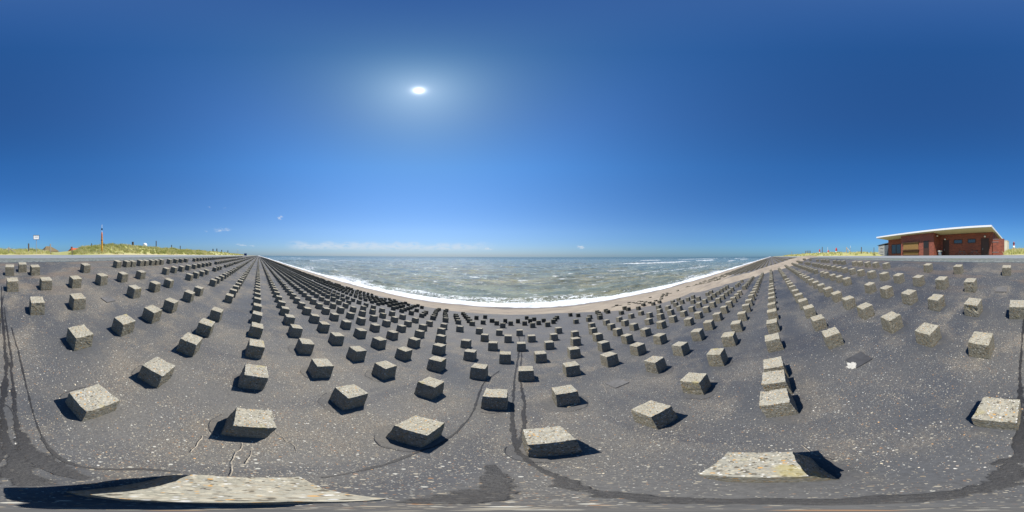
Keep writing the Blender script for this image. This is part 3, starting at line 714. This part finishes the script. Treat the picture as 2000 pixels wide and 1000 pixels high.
socket(1956, 566, .26, M_PIT3, 'reddish worn socket on the upper slope at right', 2)
pt = plane_pt(1662, 714); patch(pt.x, pt.y, .062, M_PIT2, 4.4, 'mortar_spill', .018, 1.2)
pt = plane_pt(1197, 712); patch(pt.x, pt.y, .035, M_PIT2, 5.4, 'mortar_spill', .016, 1.2)

# driftwood twigs
M_TW = simple('bleached_wood', (.50, .40, .26), .8, .2, .2, 30)
for pl, lb in (([(1072, 885.5), (1112, 884.5)], 'bleached stick lying at the foot of the block beside the wet streak'), ([(1109, 797), (1122, 792), (1133, 786)], 'dry pale twig lying in front of a block right of the streak'),
               ([(944, 794), (962, 797), (982, 797)], 'thin brown twig lying before the block left of the streak')):
    mb = MB(); q = [plane_pt(*p_, lift=.016) for p_ in pl]
    for a_, b_ in zip(q[:-1], q[1:]): mb.tube(a_, b_, .009, .006, 6)
    tag(mb.build('stick', M_TW), lb, 'stick')

# shells and stones scattered on the asphalt
def shells(n, rmax, smin, smax, seed, name, label):
    r_ = np.random.default_rng(seed)
    rad = rmax*r_.random(n*2)**.62; a_ = r_.uniform(0, 2*np.pi, n*2); x = rad*np.cos(a_); y = rad*np.sin(a_)-.2
    keep = (r_.random(n*2) < sstep(fbm(x*.8, y*.8, 3, 14), .36, .60)*.95+.05) & (y > -5.5) & (y < 12) & (np.hypot(x, y) > .42)
    x, y = x[keep][:n], y[keep][:n]; n = len(x)
    s_ = smin*(smax/smin)**(r_.random(n)**2.2); el_ = r_.uniform(.45, 1, n); ro = r_.uniform(0, 2*np.pi, n)
    k = 6; an = np.arange(k)/k*2*np.pi
    lx = np.cos(an)[None]*s_[:, None]*r_.uniform(.75, 1.1, (n, k)); ly = np.sin(an)[None]*(s_*el_)[:, None]*r_.uniform(.75, 1.1, (n, k))
    gx = x[:, None]+lx*np.cos(ro)[:, None]-ly*np.sin(ro)[:, None]; gy = y[:, None]+lx*np.sin(ro)[:, None]+ly*np.cos(ro)[:, None]
    z0 = slope_z(gx, gy)+(fbm(gx*.5, gy*.5, 3, 5)-.5)*.03
    V_ = np.zeros((n, k*2+1, 3)); V_[:, :k, 0] = gx; V_[:, :k, 1] = gy; V_[:, :k, 2] = z0-.002
    sx_ = x[:, None]+(gx-x[:, None])*.72; sy_ = y[:, None]+(gy-y[:, None])*.72; V_[:, k:2*k, 0] = sx_; V_[:, k:2*k, 1] = sy_; V_[:, k:2*k, 2] = z0+(s_*.45)[:, None]
    V_[:, 2*k, 0] = x; V_[:, 2*k, 1] = y; V_[:, 2*k, 2] = z0.mean(1)+s_*.55
    fs = []
    for i in range(k): j = (i+1) % k; fs += [(i, j, k+j), (i, k+j, k+i), (k+i, k+j, 2*k)]
    F_ = (np.arange(n)[:, None, None]*(2*k+1)+np.array(fs)[None]).reshape(-1, 3)
    o = mesh_obj(name, V_.reshape(-1, 3), F_, M_SHELL)
    pal = np.array([(.42, .385, .325), (.56, .54, .48), (.31, .27, .21), (.30, .25, .2), (.52, .30, .13), (.22, .22, .22), (.58, .50, .36)])
    ci = r_.choice(7, n, p=[.24, .17, .2, .13, .07, .09, .10]); cc = pal[ci]*r_.uniform(.75, 1.1, (n, 1))
    ca = o.data.color_attributes.new('tint', 'FLOAT_COLOR', 'POINT')
    c4 = np.concatenate([np.repeat(cc, 2*k+1, 0), np.ones((n*(2*k+1), 1))], 1).astype(np.float32); ca.data.foreach_set('color', c4.ravel())
    tag(o, label, 'shells', None, 'stuff')
M_SHELL, t, b = mat('shell_grit', .6, .3)
t.l.new(t.new('ShaderNodeAttribute', attribute_name='tint').outputs['Color'], b.inputs['Base Color'])
shells(36000, 9.5, .0028, .009, 77, 'shell_grit', 'pale shell grit and pebbles scattered over the dark asphalt')
shells(170, 8.0, .008, .016, 78, 'loose_shells', 'larger loose white shells strewn over the asphalt slope')
#LAND
# ------------------------------------------------------------------ the brick beach building
def brick_mat():
    m, t, b = mat('red_brick', .85, .2)
    co = t.new('ShaderNodeTexCoord').outputs['Object']; s_ = t.sep(co)
    uv = t.comb(t.m('ADD', s_[0], s_[1]), s_[2], 0)
    br = t.new('ShaderNodeTexBrick', {'Vector': uv, 'Color1': (.36, .095, .055, 1), 'Color2': (.19, .052, .036, 1), 'Mortar': (.14, .10, .085, 1), 'Scale': 1.0, 'Mortar Size': .007, 'Bias': 0.0, 'Brick Width': .22, 'Row Height': .066})
    n = t.noise(co, 1.1, 4, .6); n2 = t.noise(uv, 13, 2, .5)
    c = t.mix(t.ss(n, .35, .7, 0, .5), br.outputs[0], (.20, .075, .06)); c = t.mix(t.ss(n2, .55, .75, 0, .5), c, (.13, .06, .055))
    t.l.new(c, b.inputs['Base Color']); return m
M_BRICK = brick_mat()
M_WHITE = simple('white_painted_metal', (.80, .79, .76), .5, .4, .04, 3)
M_SOFFIT = simple('cream_soffit', (.50, .455, .39), .7, .2, .06, 3)
M_DOOR = simple('dark_brown_door', (.055, .028, .022), .5, .4, .15, 5)
M_FRAME = simple('brown_frame', (.07, .035, .03), .6, .3, .15, 5)
M_WOOD = simple('weathered_boards', (.24, .145, .055), .8, .2, .3, 9)
M_WOODD = simple('dark_boards', (.09, .055, .03), .8, .2, .3, 9)
M_GREYW = simple('silver_grey_wood', (.33, .33, .32), .85, .2, .25, 7)
M_GREYD = simple('dark_grey_wood', (.10, .12, .145), .85, .2, .3, 7)
M_BLACK = simple('black_rubber', (.02, .02, .022), .6, .3, .1, 8)
M_GLASS, t, b = mat('window_glass', .06, .8); b.inputs['Base Color'].default_value = (.03, .05, .08, 1)
M_METAL = simple('galvanised_steel', (.38, .39, .40), .45, .5, .1, 9, .4)
M_LAMP = simple('white_lamp_glass', (.75, .74, .70), .4, .4, .03, 5)
FL = -.40
bd = empty('beach_building', (11, -16.5, FL))
tag(bd, 'low red brick building with a white overhanging mono-pitch roof beside the road', 'building')
ox, oy, oz = 11, -16.5, FL
def bx(name, m, *bxs, parent=bd):
    mb = MB()
    for x0, x1, y0, y1, z0, z1 in bxs: mb.box(x0-ox, x1-ox, y0-oy, y1-oy, z0-oz, z1-oz)
    return mb.build(name, m, parent)
def rz_(y): return 2.735+.0786*(y+14.5)           # top of the roof at y
TH = .17
mb = MB()                                          # main walls, tops follow the roof
def wall_prism(mb, x0, x1, y0, y1, cut=.03):
    b0 = len(mb.v); zt0, zt1 = rz_(y0)-TH-cut, rz_(y1)-TH-cut
    mb.v += [(x-ox, y-oy, z-oz) for x, y, z in ((x0, y0, FL), (x1, y0, FL), (x1, y1, FL), (x0, y1, FL), (x0, y0, zt0), (x1, y0, zt0), (x1, y1, zt1), (x0, y1, zt1))]
    mb.f += [tuple(b0+i for i in q) for q in ((0, 3, 2, 1), (4, 5, 6, 7), (0, 1, 5, 4), (1, 2, 6, 5), (2, 3, 7, 6), (3, 0, 4, 7))]
wall_prism(mb, 3.42, 18.7, -21.3, -16.5); mb.build('wall', M_BRICK, bd)
mb = MB(); wall_prism(mb, 9.62, 14.57, -16.497, -15.04); mb.build('porch_wall', M_BRICK, bd)
mb = MB(); b0 = 0
for y, zz in ((-14.5, rz_(-14.5)), (-21.6, rz_(-21.6))):
    for x in (3.2, 18.97): mb.v += [(x-ox, y-oy, zz-TH-oz), (x-ox, y-oy, zz-.02-oz)]
mb.f = [(0, 2, 6, 4), (1, 5, 7, 3), (0, 1, 3, 2), (4, 6, 7, 5), (0, 4, 5, 1), (2, 3, 7, 6)]
rf = mb.build('roof', M_SOFFIT, bd)
mb = MB()
for (xa, ya, xb, yb) in ((3.15, -14.46, 19.02, -14.46), (3.15, -21.64, 3.15, -14.46), (19.02, -21.64, 19.02, -14.46)):
    pass
def slab(x0, x1, y0, y1, t0, t1):
    b_ = len(mb.v)
    mb.v += [(x-ox, y-oy, rz_(y)-t_-oz) for t_ in (t0, t1) for x, y in ((x0, y0), (x1, y0), (x1, y1), (x0, y1))]
    mb.f += [tuple(b_+i for i in q) for q in ((0, 3, 2, 1), (4, 5, 6, 7), (0, 1, 5, 4), (1, 2, 6, 5), (2, 3, 7, 6), (3, 0, 4, 7))]
slab(3.15, 19.02, -14.5, -14.455, .135, -.035); slab(3.15, 3.2, -21.64, -14.5, .135, -.035); slab(18.97, 19.02, -21.64, -14.5, .135, -.035)
mb.build('fascia', M_WHITE, rf)
mb = MB(); slab(3.3, 18.9, -21.5, -14.8, -.021, -.06); mb.build('roof_gravel', simple('grey_roofing', (.30, .31, .32), .8, .2, .1, 6), rf)
def door(x0, x1, yf, zt):
    f = bx('door', M_DOOR, (x0, x1, yf-.02, yf+.02, FL, zt)); 
    bx('door_frame', M_FRAME, (x0-.07, x0, yf-.02, yf+.05, FL, zt+.07), (x1, x1+.07, yf-.02, yf+.05, FL, zt+.07), (x0, x1, yf-.02, yf+.05, zt, zt+.07), parent=f)
    bx('handle', M_METAL, (x1-.13, x1-.10, yf+.02, yf+.07, FL+.95, FL+1.15), parent=f)
    return f
def window(x0, x1, z0, z1, yf, nl=1):
    f = bx('window', M_FRAME, (x0-.06, x0, yf-.02, yf+.04, z0-.06, z1+.06), (x1, x1+.06, yf-.02, yf+.04, z0-.06, z1+.06), (x0, x1, yf-.02, yf+.04, z1, z1+.06), (x0, x1, yf-.02, yf+.04, z0-.06, z0),
           *[((x0+(x1-x0)*k/nl)-.05, (x0+(x1-x0)*k/nl)+.05, yf-.02, yf+.035, z0, z1) for k in range(1, nl)])
    bx('pane', M_GLASS, (x0, x1, yf-.015, yf+.012, z0, z1), parent=f)
door(3.92, 4.64, -16.5, 1.70); door(8.55, 9.2, -16.5, 1.70)
window(5.36, 6.17, 1.36, 1.69, -16.5); window(6.9, 7.83, 1.34, 1.68, -16.5)
window(16.05, 17.9, .32, 1.58, -16.5, 2)
dr = bx('service_door', M_DOOR, (10.24, 11.0, -15.06, -15.0, FL, 1.66)); bx('grille', M_BLACK, (10.32, 10.92, -15.0, -14.985, .85, 1.58), parent=dr)
sh_ = bx('shutter', M_WOOD, (11.75, 14.1, -15.06, -14.96, .72, 1.50), (11.75, 14.1, -15.06, -14.97, .12, .42))
bx('ledge', M_WOODD, (11.6, 14.25, -15.06, -14.86, 1.52, 1.60), (11.6, 14.25, -15.06, -14.80, .60, .68), (11.65, 14.2, -15.06, -14.86, .44, .50), (11.65, 14.2, -15.06, -14.9, .04, .10), parent=sh_)
for x_, y_, z_ in ((4.28, -16.44, 1.95), (8.95, -16.44, 1.85)):  # the one by the recessed door stands in for a white sign
    MB().lathe([(.02, z_-.09-oz), (.085, z_-.06-oz), (.10, z_-oz), (.085, z_+.06-oz), (.02, z_+.09-oz)], 12, (x_-ox, y_+.05-oy)).build('wall_lamp_or_sign', M_LAMP, bd, True)
MB().lathe([(.03, 2.12-oz), (.11, 2.15-oz), (.12, 2.2-oz), (.03, 2.24-oz)], 12, (9.5-ox, -15.6-oy)).build('wall_lamp_or_sign', M_LAMP, bd, True)
# low wing wall with steel strips, and the pale end wall
ww = MB().box(-.62, .55, -.11, .11, 0, 1.66-FL).build('wing_wall', M_BRICK); ww.location = (2.87, -16.42, FL)
tag(ww, 'low sunlit brick wing wall at the right end of the brick building', 'wall')
MB().box(-.05, .50, .111, .14, 1.60-FL, 1.63-FL).build('steel_strip', M_METAL, ww); MB().box(-.05, .62, .111, .14, 1.32-FL, 1.35-FL).build('steel_strip', M_METAL, ww); MB().box(-.05, .62, .111, .14, .28-FL, .31-FL).build('steel_strip', M_METAL, ww)
ew = MB().box(-.15, .15, -1.6, 0, 0, 1.46-FL).box(-.17, .17, -1.62, .02, 1.462-FL, 1.50-FL).build('end_wall', simple('cream_plaster', (.66, .60, .47), .8, .2, .08, 3)); ew.location = (2.09, -16.36, FL)
tag(ew, 'narrow cream rendered wall closing the right end of the building', 'wall')
# basin, bicycles, shed
bn = empty('waste_bin', (9.25, -15.75, FL)); tag(bn, 'dark waste bin with a white lid in the recess beside the porch', 'bin')
MB().lathe([(.17, 0), (.22, .82)], 16).build('bin_body', M_GREYD, bn, True); MB().lathe([(.25, .825), (.27, .85), (.27, .89), (.2, .93)], 16).build('lid', M_LAMP, bn, True)
bk0 = None
def bicycle(x, y, rz, label):
    e = empty('bicycle', (x, y, FL), rz); tag(e, label, 'bicycle', 'bicycles parked against the building')
    for xx in (-.52, .52):
        mb = MB()
        for i in range(24):
            a0, a1 = 2*math.pi*i/24, 2*math.pi*(i+1)/24
            mb.tube((xx+.33*math.cos(a0), 0, .34+.33*math.sin(a0)), (xx+.33*math.cos(a1), 0, .34+.33*math.sin(a1)), .018, n=5)
        for i in range(8):
            a0 = 2*math.pi*i/8; mb.tube((xx, 0, .34), (xx+.33*math.cos(a0), 0, .34+.33*math.sin(a0)), .003, n=3)
        mb.build('wheel', M_BLACK, e)
    mb = MB(); P_ = dict(r=(-.52, 0, .34), f=(.52, 0, .34), b=(-.05, 0, .30), s=(-.18, 0, .80), h=(.36, 0, .82))
    for a_, b_ in ('bs', 'bh', 'sh', 'rb', 'rs', 'hf'): mb.tube(P_[a_], P_[b_], .018, n=6)
    mb.build('frame', M_GREYD, e)
    MB().box(-.30, -.06, -.07, .07, .86, .91).build('saddle', M_BLACK, e); MB().tube((.34, 0, .82), (.34, 0, 1.0), .012).tube((.32, -.28, 1.0), (.32, .28, 1.0), .013).build('handlebar', M_BLACK, e)
bicycle(6.6, -15.95, .08, 'dark bicycle parked under the left small window of the building')
bicycle(5.2, -15.9, -.1, 'dark bicycle parked under the right small window of the building')
sd = empty('shed', (20.6, -17.2, FL)); tag(sd, 'small weathered grey wooden shed at the left end of the building', 'shed')
mb = MB()
for i in range(8): mb.box(-.18+i*.20, -.18+i*.20+.185, .0, .05, 0, 1.78+.0-FL-.0+.0-.10*(i/8))
mb.build('plank_wall', M_GREYW, sd)
mb = MB()
for i in range(6): mb.box(-1.5, -.19, -.02, .03+.004*(i % 2), .36*i, .36*i+.345)
mb.build('dark_wall', M_GREYD, sd)
MB().box(-1.5, 1.42, -1.8, -.021, 0, 1.70-FL+.05).build('shed_body', M_GREYD, sd)
MB().prism([(-1.55, 1.98-FL+.14), (1.6, 1.72-FL+.08), (1.6, 1.66-FL+.08), (-1.55, 1.92-FL+.08)], -1.9, .16).build('shed_roof', M_GREYD, sd)
for z_ in (.55, 1.0, 1.6): MB().box(.05, .9, .051, .075, z_, z_+.05).build('hinge', M_BLACK, sd)

# ------------------------------------------------------------------ things behind the road
def bpt(px, Y_):
    """ground point behind the camera at panorama column px and distance Y_ back"""
    a_ = R((px-5)*.18) if px < 1005 else -R((2005-px)*.18)
    return -Y_*math.tan(a_), -Y_
def zof(px, py, Y_):
    x, y = bpt(px, Y_); th = R((px-1005)*.18); hz = 500+2*math.cos(th)+math.sin(th)
    return math.hypot(x, y)*math.tan(R((hz-py)*.18))
M_POST = simple('weathered_post', (.13, .11, .09), .9, .2, .3, 12)
M_POSTL = simple('pale_weathered_post', (.34, .30, .25), .9, .2, .3, 12)
def post(px, top, Y_, w_, label, brace=None, m=None, lean=0, group='posts standing in the dunes'):
    x, y = bpt(px, Y_); z0 = float(dune_h(x, y))-.1; zt = zof(px, top, Y_)
    e = MB(); e.tube((0, 0, 0), (lean, 0, zt-z0), w_, w_*.9, 8)
    o = e.build('post', m or M_POST); o.location = (x, y, z0)
    if brace:
        bx_, by_ = bpt(brace[0], Y_); zb = zof(brace[0], brace[1], Y_)
        MB().tube((lean*.9, 0, (zt-z0)*.92), (bx_-x, by_-y, zb-z0), w_*.75, n=6).build('brace', m or M_POST, o)
    tag(o, label, 'post', group)
post(17, 483, 13.6, .055, 'leaning weathered post with a diagonal brace, leftmost in the dunes', brace=(31, 494), m=M_POSTL)
post(56, 475.5, 14.2, .07, 'dark stub post just left of the framed sign')
post(99, 476.5, 14.0, .06, 'weathered post in front of the brown roofed house', m=M_POSTL, lean=.03)
post(141, 486, 14, .04, 'short thin post beside the red roofed house')
post(179, 475.5, 16.5, .07, 'short dark post left of the orange marker pole')
post(259.5, 472.3, 16.0, .17, 'thick dark post on the dune between orange pole and white dome')
post(305, 470.5, 17.0, .09, 'dark post standing just right of the white dome')
for px, tp, Yq, lb in ((335, 478.5, 17, 'small dark post beyond the tufted dune top'), (352, 480, 17, 'small dark post right of the dune tuft'), (416, 486, 17, 'first of two dark posts far along the left dune'), (423.5, 485.5, 17, 'second of two dark posts far along the left dune'),
                       (433, 488, 17, 'tiny distant post past the pair on the left dune'), (445, 489, 17, 'most distant tiny post on the left dune')):
    post(px, tp, Yq, .10 if px < 400 else .22, lb)
post(1682.5, 482.5, 15.5, .09, 'single dark post nearest the grey shed on the right dune')
post(1707, 483.5, 15.5, .05, 'thin post just behind the grey shed')
post(1653.5, 482.5, 15.5, .10, 'pale post with a long diagonal brace beside the white sign', brace=(1660, 491), m=M_POSTL)
post(1606, 482.5, 16, .13, 'dark slanting post left of the red and white gear')
for px, tp, lb in ((1574, 490, 'leftmost of three distant dark posts on the right dune'), (1578, 489.5, 'middle of three distant dark posts on the right dune'), (1582, 489.5, 'rightmost of three distant dark posts on the right dune')):
    post(px, tp, 17, .22, lb)
post(1546.5, 491.5, 17, .2, 'pale thin pole at the far right end of the dune', m=M_POSTL)

# framed sign
x, y = bpt(71, 14.0); z0 = float(dune_h(x, y))-.1
sg = empty('notice_sign', (x, y, z0), -R(12)); tag(sg, 'small white notice board with a grey frame on a thin post', 'sign')
zt, zb = zof(71, 459.3, 14)-z0, zof(71, 467.8, 14)-z0
MB().box(-.235, .235, -.015, .015, zb+.02, zt-.02).build('panel', M_WHITE, sg)
MB().box(-.265, -.235, -.02, .03, zb-.01, zt+.01).box(.235, .265, -.02, .03, zb-.01, zt+.01).box(-.235, .235, -.02, .03, zt-.02, zt+.01).box(-.235, .235, -.02, .03, zb-.01, zb+.02).build('frame', M_GREYD, sg)
MB().box(-.15, .15, .016, .019, (zb+zt)/2+.03, (zb+zt)/2+.055).box(-.12, .14, .016, .019, (zb+zt)/2-.02, (zb+zt)/2+.0).build('lettering', M_METAL, sg)
MB().tube((0, -.03, 0), (0, -.03, zt-.03), .025).build('post', M_METAL, sg)
# orange marker pole
x, y = bpt(199, 13.4); z0 = float(dune_h(x, y))-.05
M_OR, t, b = mat('orange_banded_sleeve', .6, .3)
zz = t.sep(t.new('ShaderNodeTexCoord').outputs['Object'])[2]
nb = t.noise(t.comb(0, t.sep(t.new('ShaderNodeTexCoord').outputs['Object'])[0], t.m('MULTIPLY', zz, 5.0)), 2.0, 3, .7)
c = t.mix(t.ss(zz, .9, 2.1), (.70, .34, .035), (.66, .19, .03)); c = t.mix(t.m('MULTIPLY', t.ss(nb, .50, .58), t.ss(zz, .75, .95)), c, (.10, .035, .03)); c = t.mix(t.m('MULTIPLY', t.ss(nb, .62, .66), 1.0), c, (.65, .55, .42)); t.l.new(c, b.inputs['Base Color'])
op = empty('marker_pole', (x, y, z0)); tag(op, 'tall orange banded pole with a white mast tip standing beside the road', 'pole')
zt = zof(199, 438.8, 13.4)-z0; zo = zof(199, 453.5, 13.4)-z0; zk = zof(199, 447.5, 13.4)-z0
MB().lathe([(.085, 0), (.09, zo*.3), (.10, zo*.6), (.075, zo*.9), (.05, zo)], 12).build('sleeve', M_OR, op, True)
MB().tube((0, 0, zo), (0, 0, zt), .028, .02).build('mast', M_WHITE, op); MB().lathe([(.03, zk-.1), (.075, zk-.07), (.075, zk+.06), (.03, zk+.1)], 10).build('sensor', M_BLACK, op)
MB().tube((.0, -.05, zo*.74), (-.62, -.6, .95), .035).tube((0, -.05, zo*.5), (-.18, -.1, 1.0), .05).build('stay', M_POST, op)
# white dome
x, y = bpt(283, 60); zc = zof(283, 479, 60)
dm = empty('radome', (x, y, zc)); tag(dm, 'white round dome peeping over the dune right of the thick post', 'dome')
me_ = MB().lathe([(1.30*math.sin(a_), 1.30*math.cos(a_)) for a_ in np.linspace(math.pi*.85, .05, 14)], 24).build('shell', M_WHITE, dm, True)
MB().lathe([(.9, -3.2), (.9, -1.1)], 16).build('base', M_METAL, dm)
# houses
def house(px0, px1, pr0, pr1, ytop, yeave, Y_, mroof, mwall, label, chimney=None):
    x0, y0 = bpt(px0, Y_); x1, _ = bpt(px1, Y_); xr0, _ = bpt(pr0, Y_); xr1, _ = bpt(pr1, Y_)
    zt = zof((pr0+pr1)/2, ytop, Y_); ze = zof((px0+px1)/2, yeave, Y_)
    x0, x1 = min(x0, x1), max(x0, x1); xr0, xr1 = min(xr0, xr1), max(xr0, xr1)
    c_ = (x0+x1)/2; e = empty('house', (c_, -Y_-3, ze-2.6)); tag(e, label, 'house')
    mb = MB(); mb.box(x0+.4-c_, x1-.4-c_, -2.6, 2.6, 0, 2.62); mb.build('wall', mwall, e)
    b_ = MB(); V_ = [(x0-c_, -3, 2.6), (x1-c_, -3, 2.6), (x1-c_, 3, 2.6), (x0-c_, 3, 2.6), (xr0-c_, 0, zt-ze+2.6), (xr1-c_, 0, zt-ze+2.6)]
    b_.v = V_; b_.f = [(0, 1, 5, 4), (2, 3, 4, 5), (1, 2, 5), (3, 0, 4), (0, 3, 2, 1)]
    r_ = b_.build('roof', mroof, e)
    if chimney is not None: MB().box(chimney-.25, chimney+.25, -.3, .3, zt-ze+2.2, zt-ze+3.1).build('chimney', M_BRICK, r_)
    W2 = MB().box(-.5, .5, 2.61, 2.66, 1.2, 2.2).build('window', M_GLASS, e)
house(87, 117, 95, 104, 480, 491, 48, simple('brown_thatch', (.17, .13, .075), .9, .1, .3, 2), simple('cream_wall', (.6, .56, .46)), 'house with a brown hipped roof peeping over the dune by the sign')
house(141, 168, 146, 162, 484, 493.5, 52, simple('orange_roof_tile', (.50, .10, .04), .8, .2, .2, 2), simple('brick_gable', (.20, .08, .06)), 'house with a bright orange red tiled roof in the dune gap', chimney=1.6)
# lighthouse
x, y = bpt(1980.3, 380); zb = -2
lh = empty('lighthouse', (x, y, zb)); tag(lh, 'distant red and white lighthouse beyond the dune at far right', 'lighthouse')
M_RED = simple('red_paint', (.42, .05, .05), .6, .3, .08, .3); zz = zof(1980.3, 472, 380)-zb; zw0 = zof(1980.3, 485, 380)-zb; zw1 = zof(1980.3, 480, 380)-zb; zg = zof(1980.3, 475.5, 380)-zb
MB().lathe([(3.0, 0), (2.7, zw0)], 16).build('lower_band', M_RED, lh, True); MB().lathe([(2.65, zw0+.01), (2.2, zw1)], 16).build('middle_band', M_WHITE, lh, True)
MB().lathe([(2.15, zw1+.01), (1.9, zg)], 16).build('upper_band', M_RED, lh, True); MB().lathe([(3.1, zg+.01), (3.1, zg+1.0), (1.6, zg+1.01)], 16).build('gallery', M_GREYD, lh)
MB().lathe([(1.5, zg+1.02), (1.5, zz-1.6), (1.7, zz-1.5), (.2, zz)], 12).build('lantern', M_RED, lh)
# gear and signs on the right dune
x, y = bpt(1661.3, 15.5); z0 = float(dune_h(x, y))-.1; zc = zof(1661.3, 482, 15.5)-z0
rs = empty('white_sign', (x, y, z0), R(-30)); tag(rs, 'small white sign on a thin post beside the braced post', 'sign')
MB().tube((0, 0, 0), (0, 0, zc-.15), .035).build('post', M_METAL, rs); MB().box(-.19, .19, -.02, .02, zc-.21, zc+.21).build('panel', M_WHITE, rs)
def rwpole(px, top, bot, label, Y_=17):
    x, y = bpt(px, Y_); z0 = float(dune_h(x, y))-.1; zt = zof(px, top, Y_)-z0
    e = empty('beach_marker', (x, y, z0)); tag(e, label, 'beach marker', 'red and white beach markers on the right dune')
    MB().tube((0, 0, 0), (0, 0, zt), .05).build('post', M_POSTL, e)
    MB().lathe([(.10, zt*.45), (.30, zt*.5), (.26, zt*.72), (.12, zt*.97)], 8).build('red_cover', M_RED, e); MB().lathe([(.11, zt*.22), (.24, zt*.26), (.24, zt*.42), (.10, zt*.449)], 8).build('white_cover', M_WHITE, e)
rwpole(1633.5, 483.5, 492, 'red over white wrapped beach marker, taller right one')
rwpole(1618, 488.5, 494, 'short red wrapped beach marker beside the thin white pole')
rwpole(1601, 486.5, 491, 'dark red wrapped beach marker, leftmost of the gear')
post(1616.5, 483, 17, .05, 'thin white slanting pole between the red beach markers', m=M_WHITE, lean=-.15)
# container and flag far down the road
cn0 = empty('container', (-118, -9.5, -.15)); tag(cn0, 'dark blue container standing far down the road', 'container')
mb = MB()
for i in range(10): mb.box(-1.0+i*.2, -1.0+i*.2+.17, -.9, .9, .1, 1.5)
M_BLUE = simple('navy_paint', (.012, .035, .15), .5, .4, .1, 2)
mb.build('body', M_BLUE, cn0); MB().box(-1.05, 1.05, -.95, .95, 1.5, 1.62).build('lid', M_BLUE, cn0); MB().box(-1.05, 1.05, -.95, .95, 0, .1).build('skid', M_BLACK, cn0)
x, y = bpt(464.5, 15.5); z0 = float(dune_h(x, y)); zt = zof(464.5, 487.3, 15.5)
fl = empty('flag', (x, y, z0)); tag(fl, 'small yellow flag on a thin mast far along the dune', 'flag')
MB().tube((0, 0, 0), (0, 0, zt-z0), .06).build('mast', M_METAL, fl); MB().prism([(.05, zt-z0), (.9, zt-z0-.1), (1.4, zt-z0-.05), (1.35, zt-z0-.75), (.8, zt-z0-.8), (.05, zt-z0-.7)], -.03, .03).build('cloth', simple('yellow_cloth', (.75, .50, .05)), fl)
# pile groyne in the surf on the left
gy = empty('pile_groyne', (-172, 22, SEA_Z)); tag(gy, 'row of dark timber piles running out into the surf far left', 'groyne')
rg = random.Random(9)
for i in range(26):
    if i in (12, 13, 17): continue
    MB().tube((rg.uniform(-.2, .2), i*1.35, -2), (rg.uniform(-.3, .3), i*1.35+rg.uniform(-.1, .1), rg.uniform(.9, 1.5)), .24, .2, 7).build('pile', M_POST, gy)
